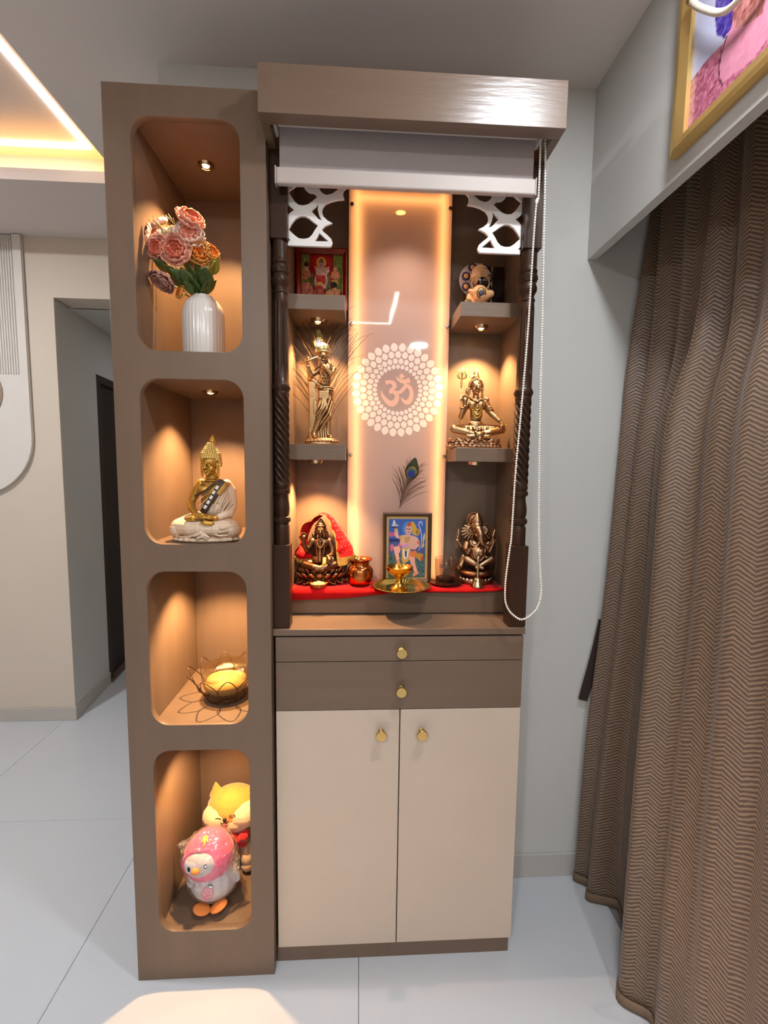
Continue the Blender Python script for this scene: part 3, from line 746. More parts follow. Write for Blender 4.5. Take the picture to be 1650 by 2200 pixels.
# ------------------------------------------------------------------ curtain
def curtain_material():
    m = bpy.data.materials.new('herringbone_satin'); m.use_nodes = True; nt = m.node_tree; b = nt.nodes['Principled BSDF']
    N = nt.nodes.new; L = nt.links.new
    uv = N('ShaderNodeUVMap'); uv.uv_map = 'UVMap'
    sp = N('ShaderNodeSeparateXYZ'); L(uv.outputs[0], sp.inputs[0])
    pp = N('ShaderNodeMath'); pp.operation = 'PINGPONG'; pp.inputs[1].default_value = 0.030; L(sp.outputs[0], pp.inputs[0])
    ns = N('ShaderNodeTexNoise'); ns.inputs['Scale'].default_value = 22; L(uv.outputs[0], ns.inputs['Vector'])
    nz = N('ShaderNodeMath'); nz.operation = 'MULTIPLY'; nz.inputs[1].default_value = 0.012; L(ns.outputs['Fac'], nz.inputs[0])
    k = N('ShaderNodeMath'); k.operation = 'MULTIPLY'; k.inputs[1].default_value = 0.62; L(pp.outputs[0], k.inputs[0])
    a = N('ShaderNodeMath'); a.operation = 'ADD'; L(sp.outputs[1], a.inputs[0]); L(k.outputs[0], a.inputs[1])
    a2 = N('ShaderNodeMath'); a2.operation = 'ADD'; L(a.outputs[0], a2.inputs[0]); L(nz.outputs[0], a2.inputs[1])
    f = N('ShaderNodeMath'); f.operation = 'MULTIPLY'; f.inputs[1].default_value = 2 * PI / 0.0098; L(a2.outputs[0], f.inputs[0])
    s = N('ShaderNodeMath'); s.operation = 'SINE'; L(f.outputs[0], s.inputs[0])
    n2 = N('ShaderNodeTexNoise'); n2.inputs['Scale'].default_value = 90; L(uv.outputs[0], n2.inputs['Vector'])
    n2m = N('ShaderNodeMath'); n2m.operation = 'MULTIPLY_ADD'; n2m.inputs[1].default_value = 1.6; n2m.inputs[2].default_value = -0.8; L(n2.outputs['Fac'], n2m.inputs[0])
    s2 = N('ShaderNodeMath'); s2.operation = 'ADD'; L(s.outputs[0], s2.inputs[0]); L(n2m.outputs[0], s2.inputs[1])
    r = N('ShaderNodeValToRGB'); r.color_ramp.elements[0].position = 0.35; r.color_ramp.elements[1].position = 0.75
    mr = N('ShaderNodeMapRange'); mr.inputs[1].default_value = -1.2; mr.inputs[2].default_value = 1.2; L(s2.outputs[0], mr.inputs[0])
    L(mr.outputs[0], r.inputs[0])
    r.color_ramp.elements[0].color = lin((84, 62, 46)); r.color_ramp.elements[1].color = lin((140, 114, 90))
    L(r.outputs[0], b.inputs['Base Color'])
    rr = N('ShaderNodeMapRange'); rr.inputs[3].default_value = 0.62; rr.inputs[4].default_value = 0.30; L(mr.outputs[0], rr.inputs[0]); L(rr.outputs[0], b.inputs['Roughness'])
    b.inputs['Specular IOR Level'].default_value = 0.7; b.inputs['Sheen Weight'].default_value = 0.15
    bp = N('ShaderNodeBump'); bp.inputs['Strength'].default_value = 0.35; bp.inputs['Distance'].default_value = 0.0015
    L(mr.outputs[0], bp.inputs['Height']); L(bp.outputs[0], b.inputs['Normal'])
    return m
M_CUR = curtain_material()
ZL = [2.30, 2.10, 1.75, 1.50, 1.00, 0.53, 0.012]
# plan (x,y) of each fold crest (out) and hollow (in) at the heights above
A_  = [(1.470, .258), (1.452, .256), (1.414, .250), (1.405, .250), (1.381, .245), (1.349, .245), (1.338, .250)]
P2  = [(1.452, .185), (1.450, .185), (1.436, .175), (1.415, .175), (1.395, .175), (1.366, .175), (1.347, .178)]
P3  = [(1.455, .085), (1.455, .080), (1.452, .085), (1.428, .105), (1.432, .120), (1.420, .120), (1.427, .122)]
P4  = [(1.450, -.010), (1.447, -.015), (1.415, -.030), (1.376, -.005), (1.350, -.030), (1.320, -.060), (1.289, -.100)]
def mid(p, q, dx, f=0.5): return [(a[0] * (1 - f) + b[0] * f + dx * (0.75 if i < 2 else 1), a[1] * (1 - f) + b[1] * f) for i, (a, b) in enumerate(zip(p, q))]
def off(p, dx, dy): return [(a[0] + dx[min(i, len(dx)-1)], a[1] + dy[min(i, len(dy)-1)]) for i, a in enumerate(p)]
cols = [off(A_, [0.03], [0.004]), A_, mid(A_, P2, .040), P2, mid(P2, P3, .035), P3, mid(P3, P4, .035, .55), P4]
prev = P4
for k in range(9):
    s = -0.085 - 0.006 * (k % 3)
    nx = [(1.450 - 0.004*k % 0.01, P4[0][1] + s * (k + 1)), (1.446, P4[1][1] + s * (k + 1)), (1.425, P4[2][1] + s * 1.06 * (k + 1)), (1.405, P4[3][1] + s * 1.15 * (k + 1)),
          (1.385, P4[4][1] + s * 1.2 * (k + 1)), (1.352, P4[5][1] + s * 1.25 * (k + 1)), (1.325, P4[6][1] + s * 1.3 * (k + 1))]
    nx = [(x + 0.012 * math.sin(2.1 * k + i * 0.6), y) for i, (x, y) in enumerate(nx)]
    cols.append(mid(prev, nx, .024 if k else .040)); cols.append(nx); prev = nx
NZ = 40
def zat(c):
    P = catmull([(x, y, z) for (x, y), z in zip(c, ZL)], 8)
    return P
C2 = [zat(c) for c in cols]
rows = len(C2[0])
grid = []
for i in range(rows):
    line = catmull([C2[j][i] for j in range(len(C2))], 7)
    grid.append(line)
cu = B(); cu.sheet(grid, th=0.0)
me_b = cu
ct = thing('curtain', 'brown satin curtain with herringbone weave hanging under the pelmet', 'curtain', (1.42, 0.0, 0.0))
cu.bm.transform(Matrix.Translation((-1.42, 0, 0)))
o = obj('cloth', cu, M_CUR, ct, smooth=True, norm=False)
me = o.data; uvl = me.uv_layers.new(name='UVMap')
m_ = len(grid[0]); us = [0.0]
for j in range(1, m_): us.append(us[-1] + (Vector(grid[rows // 2][j]) - Vector(grid[rows // 2][j-1])).length)
for p in me.polygons:
    for li in p.loop_indices:
        vi = me.loops[li].vertex_index; uvl.data[li].uv = (us[vi % m_], grid[vi // m_][vi % m_][2])
sd = o.modifiers.new('thickness', 'SOLIDIFY'); sd.thickness = 0.002; sd.offset = 0.0
hm = [[(p.x - 1.42 - 0.0015, p.y, z) for p in grid[-1]] for z in (0.004, 0.012, 0.032)]
hb = B(); hb.sheet(hm, 0.004); obj('hem', hb, mat('curtain_hem', (122, 98, 78), 0.6), ct, smooth=True)
rail = B().box(1.405 - 1.42, 1.495 - 1.42, -1.0, 0.275, 2.305, 2.325); obj('rail', rail, mat('rail_grey', (120, 112, 106), 0.4), ct)
tb_ = B(); ribbon(tb_, [(1.392, 0.915), (1.380, 0.83), (1.362, 0.74), (1.338, 0.642)], [0.03, 0.034, 0.034, 0.03], 0.262, 0.266)
obj('curtain_tieback', tb_, mat('tieback', (52, 38, 30), 0.7), label='dark fabric tie-back strap hanging behind the curtain edge', cat='curtain tie')

# ------------------------------------------------------------------ painted prints
def print_mat(name, rough=0.25):
    m = bpy.data.materials.new(name); m.use_nodes = True; nt = m.node_tree; b = nt.nodes['Principled BSDF']
    a = nt.nodes.new('ShaderNodeVertexColor'); a.layer_name = 'Col'; nt.links.new(a.outputs[0], b.inputs['Base Color'])
    b.inputs['Roughness'].default_value = rough
    return m
def paint(name, w, h, nx, nz, fn, parent, M, material):
    """flat print: grid in local XZ facing -Y, colours from fn(u,v) in 0..1 (v up), values sRGB 0..255"""
    v = [((i / nx - 0.5) * w, 0.0, j / nz * h) for j in range(nz + 1) for i in range(nx + 1)]
    f = [(j*(nx+1)+i, j*(nx+1)+i+1, (j+1)*(nx+1)+i+1, (j+1)*(nx+1)+i) for j in range(nz) for i in range(nx)]
    me = bpy.data.meshes.new(name); me.from_pydata(v, [], f)
    ca = me.color_attributes.new('Col', 'FLOAT_COLOR', 'POINT')
    for j in range(nz + 1):
        for i in range(nx + 1):
            ca.data[j*(nx+1)+i].color = lin(fn(i / nx, j / nz))
    o = obj(name, me, material, parent); o.matrix_local = M
    return o
def inpoly(x, y, P):
    c = False; n = len(P); j = n - 1
    for i in range(n):
        if (P[i][1] > y) != (P[j][1] > y) and x < (P[j][0] - P[i][0]) * (y - P[i][1]) / (P[j][1] - P[i][1]) + P[i][0]: c = not c
        j = i
    return c
def layers(bg, shapes):
    """shapes: ('p',rgb,poly) ('e',rgb,cx,cy,rx,ry) ('l',rgb,width,pts); later ones on top"""
    def fn(u, v):
        c = bg(u, v) if callable(bg) else bg
        for s in shapes:
            if s[0] == 'p':
                if inpoly(u, v, s[2]): c = s[1]
            elif s[0] == 'e':
                if ((u - s[2]) / s[4]) ** 2 + ((v - s[3]) / s[5]) ** 2 < 1: c = s[1]
            else:
                P = s[3]
                for k in range(len(P) - 1):
                    ax, ay = P[k]; bx, by = P[k+1]; dx, dy = bx - ax, by - ay; q = dx*dx + dy*dy
                    t = 0 if q == 0 else max(0, min(1, ((u-ax)*dx + (v-ay)*dy) / q))
                    if (u-ax-t*dx)**2 + (v-ay-t*dy)**2 < (s[2]/2)**2: c = s[1]; break
            if callable(c): c = c(u, v)
        return c
    return fn
def speck(c, amp, seed=0, cell=60):
    def f(u, v):
        h = math.sin(math.floor(u * cell) * 12.9898 + math.floor(v * cell) * 78.233 + seed) * 43758.5453; h = (h - math.floor(h)) * 2 - 1
        g = math.sin(math.floor(u * cell * .4) * 3.9 + math.floor(v * cell * .4) * 7.3 + seed) * 4375.85; g = (g - math.floor(g)) * 2 - 1
        k = amp * (h * .6 + g * .5); return tuple(max(0, min(255, x + k)) for x in c)
    return f
M_PRINT = print_mat('glossy_print', 0.2)
def picture_frame(name, label, cat, M, w, h, mw, md, mats, fn, nx, nz, bars=None, lean=0.0):
    """frame in local XZ facing -Y, origin bottom centre"""
    t = thing(name, label, cat); t.matrix_world = M
    prof = bars or [(0, 0), (0, -md), (mw * 0.35, -md * 1.1), (mw, -md * 0.7), (mw, 0)]
    rails = (((-w/2, 0), (w/2, 0)), ((w/2, 0), (w/2, h)), ((w/2, h), (-w/2, h)), ((-w/2, h), (-w/2, 0)))
    for (a, c) in rails:
        d = Vector((c[0]-a[0], c[1]-a[1])).normalized(); nrm = Vector((-d.y, d.x))
        b = B(); v = []
        for (o_, yy) in prof: v.append((a[0] + nrm.x*o_ + d.x*o_, yy, a[1] + nrm.y*o_ + d.y*o_))
        for (o_, yy) in prof: v.append((c[0] + nrm.x*o_ - d.x*o_, yy, c[1] + nrm.y*o_ - d.y*o_))
        n = len(prof); f = [tuple(range(n)), tuple(range(2*n-1, n-1, -1))] + [(i, n+i, n+(i+1) % n, (i+1) % n) for i in range(n)]
        b.add(v, f); obj('frame_rail', b, mats, t)
    obj('backing', B().box(-w/2 + mw*.5, w/2 - mw*.5, -0.002, 0.0, mw*.5, h - mw*.5), mat('backing_board', (90, 70, 50), 0.8), t)
    paint('print', w - 2*mw*.96, h - 2*mw*.96, nx, nz, fn, t, Matrix.Translation((0, -0.0028, mw*.96)), M_PRINT)
    return t
# large portrait on the pelmet, only its lower corner is in view
pk = [(0.0, .40), (.16, .57), (.23, .66), (.30, .74), (.36, .82), (.52, .98), (.6, 1), (1, 1), (1, 0), (0, 0)]
garm = speck((186, 104, 128), 44, 3, 110)
shp = [('p', garm, [(0, 0), (0, .285), (.10, .30), (.19, .285), (.235, .30), (.235, .10), (.60, .10), (.70, .30), (1, .27), (1, 0)]),
       ('p', speck((216, 140, 162), 8, 9, 50), [(.196, .285), (.183, .216), (.187, .145), (.209, .078), (.267, .070), (.317, .050), (.374, .046), (.435, .062), (.52, .09), (.60, .20), (.62, .34), (.55, .42), (.24, .42), (.22, .31)]),
       ('p', speck((170, 104, 98), 40, 5, 60), [(.238, .52), (.238, .36), (.262, .29), (.30, .255), (.36, .225), (.40, .21), (.42, .34), (.40, .5), (.36, .62), (.30, .66), (.26, .62)]),
       ('e', speck((120, 76, 66), 30, 15, 60), .47, .62, .20, .31), ('e', (214, 150, 136), .47, .58, .135, .24), ('p', speck((120, 76, 66), 30, 15, 60), [(.33, .70), (.40, .80), (.55, .82), (.61, .68), (.60, .90), (.36, .90)]),
       ('e', (70, 44, 44), .415, .60, .022, .012), ('e', (70, 44, 44), .525, .60, .022, .012), ('l', (184, 112, 102), .012, [(.47, .58), (.46, .50), (.48, .49)]), ('e', (190, 84, 88), .47, .43, .038, .016),
       ('p', speck((74, 56, 150), 46, 1, 90), [(.135, .70), (.130, .50), (.152, .37), (.200, .305), (.240, .315), (.246, .45), (.250, .62), (.20, .74)]),
       ('l', (84, 48, 62), .008, [(.215, .30), (.188, .23), (.183, .18), (.19, .12), (.212, .07)])]
pt = picture_frame('framed_portrait', 'gold framed portrait of a person in pink patterned clothing on the pelmet', 'picture',
    Matrix.Translation((1.2828, -0.365, 2.083)) @ Matrix.Rotation(-PI/2, 4, 'Z'), 0.50, 0.43, 0.032, 0.018,
    mat('gilt_frame', (238, 200, 124), 0.34, 0.85, var=0.08), layers(lambda u, v: (204, 206, 232), shp), 180, 150)
g = B()
GP = catmull([(1.258, -0.165, 2.352), (1.257, -0.182, 2.328), (1.256, -0.2126, 2.2926), (1.256, -0.2452, 2.2590), (1.256, -0.2744, 2.2400), (1.256, -0.31, 2.236), (1.256, -0.36, 2.25), (1.256, -0.42, 2.30), (1.256, -0.48, 2.37)], 7)
gt = thing('shell_garland', 'cream shell garland draped across the gold framed portrait', 'garland', tuple(GP[0]))
sh0 = None
for i in range(0, len(GP) - 1):
    d = (GP[i+1] - GP[i]); mm = Matrix.Translation((GP[i] + GP[i+1]) / 2 - GP[0]) @ d.to_track_quat('Z', 'Y').to_matrix().to_4x4() @ Matrix.Rotation(0.5, 4, 'X')
    if sh0 is None:
        sh0 = obj('shell', B().ell((0, 0, 0), (.0066, .0066, .0052), u=10, v=6), mat('shell_cream', (228, 214, 196), 0.4, var=0.1, scale=60), gt, smooth=True); oo = sh0
    else: oo = inst(sh0, 'shell', gt)
    oo.matrix_local = mm
obj('gold_bead', B().ell((0, 0.004, 0.006), .009, u=12, v=8), M_GOLD, gt, smooth=True)

# ------------------------------------------------------------------ cast and painted figurines
class Fig:
    """maps a drawing (u right, v down) to local metres; y is towards the back"""
    def __init__(s, u0, v0, k): s.u0, s.v0, s.k = u0, v0, k
    def __call__(s, u, v, y=0.0): return Vector(((u - s.u0) * s.k, y * s.k, (s.v0 - v) * s.k))
    def r(s, px): return px * s.k
def head(b, c, h, rz=0.0, rx=0.0, ears=0.32, eyes=True):
    """head of half height h at c, looking to -y"""
    t = B()
    t.ell((0, .05, .25), (.76, .86, .78)); t.ell((0, -.10, -.28), (.62, .68, .70)); t.ell((0, -.45, -.80), (.24, .22, .20))
    t.limb([(0, -.72, .16), (0, -.92, -.08), (0, -.98, -.20)], [.07, .10, .13], 8)
    for s in (-1, 1):
        t.ell((s*.13, -.84, -.22), .10, u=8, v=6); t.ell((s*.38, -.50, -.26), (.28, .26, .28))
        t.limb([(s*.58, -.52, .22), (s*.34, -.74, .30), (s*.08, -.80, .18)], [.05, .07, .06], 6)
        if eyes: t.ell((s*.31, -.68, .03), (.20, .15, .13), u=10, v=8)
        t.ell((s*.74, .05, -.05), (.09, .18, ears)); 
    t.ell((0, -.80, -.47), (.21, .10, .065), u=10, v=6); t.ell((0, -.78, -.58), (.17, .11, .075), u=10, v=6)
    t.bm.transform(Matrix.Translation(c) @ Matrix.Rotation(rz, 4, 'Z') @ Matrix.Rotation(rx, 4, 'X') @ Matrix.Scale(h, 4))
    b.merge(t.bm)
def hand(b, w, d, size, up=Vector((0, -1, 0)), curl=0.3):
    """palm at w pointing along d with four fingers and a thumb"""
    d = Vector(d).normalized(); up = Vector(up); sd = d.cross(up).normalized(); up = sd.cross(d).normalized()
    b.limb([w, w + d * size * .5], [size * .24, size * .30], 8, flat=1.0)
    for q, ln in ((-.30, .42), (-.10, .52), (.10, .48), (.29, .36)):
        p0 = w + d * size * .55 + sd * size * q; p1 = p0 + d * size * ln * .55 + up * size * curl * .1; p2 = p1 + d * size * ln * .45 + up * size * curl * .35
        b.limb([p0, p1, p2], [size * .10, size * .095, size * .075], 6)
    p0 = w + d * size * .2 + sd * size * -.28; b.limb([p0, p0 - sd * size * .22 + d * size * .18, p0 - sd * size * .2 + d * size * .42 + up * size * .1], [size * .12, size * .10, size * .08], 6)

GOLDP = patina('antique_gold_paint', (206, 158, 70), (120, 78, 26), 0.38, 0.44, 0.52, 0.75)
CREAMP = patina('cream_robe_paint', (232, 210, 184), (196, 150, 112), 0.55, 0.42, 0.53, 0.0)

# ---- seated golden statue in a cream robe
def buddha():
    f = Fig(820, 2090, 0.0001385); r = f.r
    t = thing('seated_statue', 'seated meditating golden statue in a cream robe with dark sash', 'statue', (0.1885, 0.078, 1.2045))
    b = B()                                                                       # golden body
    hc = f(905, 672, -60); head(b, hc, r(196), rz=-0.20)
    b.limb([f(925, 1000, 10), f(920, 850, -10)], [r(125), r(105)]); b.tube([f(925, 905, -5) + Vector((math.cos(a), math.sin(a), 0)) * r(112) for a in [2*PI*i/20 for i in range(20)]], r(12), 6, closed=True)
    b.tube([f(925, 955, 0) + Vector((math.cos(a)*1.1, math.sin(a), 0)) * r(122) for a in [2*PI*i/20 for i in range(20)]], r(12), 6, closed=True)
    b.ell(f(930, 1130, 10), (r(265), r(170), r(200))); b.ell(f(930, 1380, 10), (r(225), r(170), r(260))); b.ell(f(800, 1130, -90), (r(120), r(90), r(100)))
    b.limb([f(715, 1020, 20), f(650, 1110, 10), f(535, 1370, -20)], [r(95), r(92), r(72)])
    b.limb([f(535, 1370, -20), f(590, 1480, -150), f(720, 1590, -300)], [r(78), r(70), r(48)])
    hand(b, f(700, 1590, -290), (1, -.12, -.15), r(230), up=(0, 0, 1), curl=.15)
    hand(b, f(1060, 1640, -300), (-1, -.10, .05), r(230), up=(0, 0, 1), curl=.1)
    for s, c in ((-1, f(560, 1660, -310)), (1, f(1020, 1730, -390))):           # soles of the feet
        b.limb([c, c + Vector((-s*r(110), -r(20), r(12)))], [r(48), r(56)], 8)
        for q in range(5): b.ell(c + Vector((-s*r(175) , -r(15) + r(20)*(q-2)*.6, r(26 - 9*q))), r(20 - 1.5*q), u=8, v=6)
    for s in (-1, 1):
        e = hc + Vector((s * r(158) * math.cos(-.2), s * r(158) * math.sin(-.2) + r(20), -r(30)))
        b.limb([e + Vector((0, 0, r(60))), e, e + Vector((s*r(10), 0, -r(110))), e + Vector((s*r(2), -r(6), -r(165)))], [r(34), r(30), r(24), r(26)], 8)
    obj('body', fuse(b, 0.0010, 2), GOLDP, t, smooth=True)
    b = B()                                                                       # robe
    b.ell(f(1060, 1260, 30), (r(240), r(185), r(300))); b.ell(f(940, 1480, 0), (r(240), r(180), r(200)))
    b.limb([f(1190, 1030, 40), f(1260, 1150, 40), f(1300, 1430, 10), f(1280, 1560, -120), f(1120, 1620, -230)], [r(100), r(108), r(92), r(82), r(62)])
    for s, kx in ((-1, 340), (1, 1300)):
        hip = f(820 + s * 190, 1740, 60); kn = f(kx, 1840, -120); ft = f(820 - s * 40, 1830, -330)
        b.limb([hip, hip.lerp(kn, .5), kn], [r(190), r(185), r(168)]); b.limb([kn, kn.lerp(ft, .5) + Vector((0, -r(40), 0)), ft], [r(165), r(150), r(112)])
        b.ell(f(kx + s * 10, 1880, -90), (r(180), r(220), r(170)))
    b.ell(f(820, 1870, -60), (r(560), r(330), r(180))); b.lathe([(r(560), 0.0), (r(600), r(28)), (r(585), r(62)), (r(500), r(90))], 48, sy=.60, c=(0, -r(40), 0))
    for (a0, a1, a2, a3) in (((420, 1860), (560, 1850), (700, 1780), (790, 1700)), ((380, 1930), (560, 1930), (700, 1870), (790, 1790)), ((330, 1990), (560, 2000), (740, 1940), (800, 1860)),
                             ((980, 1800), (1060, 1870), (1180, 1890), (1330, 1860)), ((960, 1850), (1020, 1930), (1140, 1960), (1300, 1950)), ((1000, 1760), (1100, 1810), (1210, 1820), (1340, 1780))):
        b.limb([f(a0[0], a0[1], -270), f(a1[0], a1[1], -335), f(a2[0], a2[1], -390), f(a3[0], a3[1], -360)], [r(13), r(17), r(17), r(12)], 8)
    for (p, q, w_) in (((1150, 1120), (1000, 1450), 14), ((1220, 1180), (1090, 1480), 14), ((1300, 1280), (1150, 1520), 13), ((900, 1180), (700, 1330), 9), ((960, 1230), (720, 1430), 9), ((1330, 1380), (1190, 1540), 14)):
        b.limb([f(p[0], p[1], -115), f((p[0]+q[0])/2, (p[1]+q[1])/2, -168), f(q[0], q[1], -180)], r(w_), 8)
    for k in range(13):
        a = PI + PI * (k + .5) / 13; c = Vector((math.cos(a) * r(590), math.sin(a) * r(345) - r(40), r(40))); b.ell(c, (r(58), r(30), r(36)))
    b.limb([f(700, 1960, -395), f(840, 1900, -420), f(960, 1990, -400)], [r(30), r(45), r(25)]); b.limb([f(760, 2010, -400), f(860, 1960, -430), f(930, 2030, -395)], [r(24), r(36), r(20)])
    obj('robe', fuse(b, 0.0012, 2), CREAMP, t, smooth=True)
    # dark hems and the sash with mirror pieces lie over the chest
    def chest(u, v, lift=0):
        x = (u - 930) / 330.0; z = (v - 1280) / 420.0; q = max(0.02, 1 - x*x*.75 - z*z*.35); return f(u, v, 20 - 225 * math.sqrt(q) - lift)
    M_SASH = mat('dark_sash', (70, 48, 34), 0.5, var=0.2, scale=200)
    def strap(pts, w_, lift, name, m, par):
        P = catmull([(u, v, 0) for u, v in pts], 6); g = []
        for i, p in enumerate(P):
            d = (P[min(i+1, len(P)-1)] - P[max(i-1, 0)]).normalized(); n = Vector((-d.y, d.x, 0)); g.append([chest(*(p + n * w_ * k)[:2], lift) for k in (-.5, -.17, .17, .5)])
        return obj(name, B().sheet(g, r(10)), m, par, smooth=True)
    strap([(1130, 930), (1010, 1010), (850, 1150), (640, 1245)], 42, 8, 'robe_hem', M_SASH, t)
    sash = strap([(1190, 960), (1080, 1120), (930, 1360), (790, 1560)], 118, 12, 'sash', M_SASH, t)
    strap([(1240, 985), (1180, 1080), (1090, 1210)], 82, 17, 'embroidered_band', mat('embroidery_gold', (190, 142, 70), 0.5, 0.4, var=0.3, scale=300, bump=.5, bscale=400), t)
    m0 = None
    for (u, v) in ((1080, 1078), (1022, 1168), (974, 1262), (920, 1352), (862, 1442)):
        p = chest(u - 4, v, 24); 
        if m0 is None: m0 = obj('mirror_piece', B().box(-r(26), r(26), -r(8), r(8), -r(36), r(36), bev=r(4)), mat('mirror_white', (240, 236, 230), 0.1, 0.3, var=0), sash); o = m0
        else: o = inst(m0, 'mirror_piece', sash)
        o.matrix_local = Matrix.Translation(p) @ Matrix.Rotation(0.55, 4, 'Y') @ Matrix.Rotation(-0.12, 4, 'X')
    # curled hair, topknot and flame finial
    hb = B()
    cx = hc + Vector((0.0015, r(30), 0))
    for ring in range(12):
        ph = ring / 11.0
        z = r(10) + r(392) * ph; rad = r(182) * math.sqrt(max(0, 1 - (ph * .93) ** 2)) if ph < .55 else r(182) * (.85 - (ph - .55) * 1.35)
        rad = max(rad, r(46)); n = max(7, int(2 * PI * rad / r(44)))
        for q in range(n):
            a = 2 * PI * (q + .5 * (ring % 2)) / n; fr_ = math.sin(a + .20)
            if ring < 5 and fr_ < -0.25 - .12 * (4 - ring) * .2 + (0.2 if ring < 3 else -.55 * (ring - 2.5)): continue
            hb.ell(cx + Vector((math.cos(a) * rad, math.sin(a) * rad * 1.06, z)), r(29), u=8, v=6)
    hb.ell(cx + Vector((0, 0, r(110))), (r(160), r(170), r(130))); hb.ell(cx + Vector((0, 0, r(280))), (r(80), r(84), r(118)))
    obj('curled_hair', hb, patina('hair_gold', (226, 190, 110), (52, 26, 12), 0.4, .44, .54, .55), t, smooth=True)
    fb = B().lathe([(0, r(-20)), (r(40), 0), (r(66), r(36)), (r(62), r(70)), (r(36), r(110)), (r(16), r(140)), (r(4), r(168))], 20, c=tuple(f(960, 262, 0) + Vector((-.0012, 0, 0))), flutes=6, depth=r(14))
    obj('flame_finial', fb, GOLDP, t, smooth=True)
buddha()

BRONZE = patina('cast_bronze', (214, 172, 122), (66, 38, 22), 0.30, 0.45, 0.53)
BRONZE2 = patina('dark_bronze', (150, 108, 78), (44, 24, 16), 0.32, 0.45, 0.54)
GOLDD = patina('cast_gold', (232, 196, 128), (120, 70, 30), 0.28, 0.44, 0.53)
def ringtube(b, c, rx, ry, rt, n=20, tilt=0.0, seg=6):
    b.tube([Vector(c) + Vector((math.cos(a) * rx, math.sin(a) * ry, math.sin(a) * tilt)) for a in [2*PI*i/n for i in range(n)]], rt, seg, closed=True)

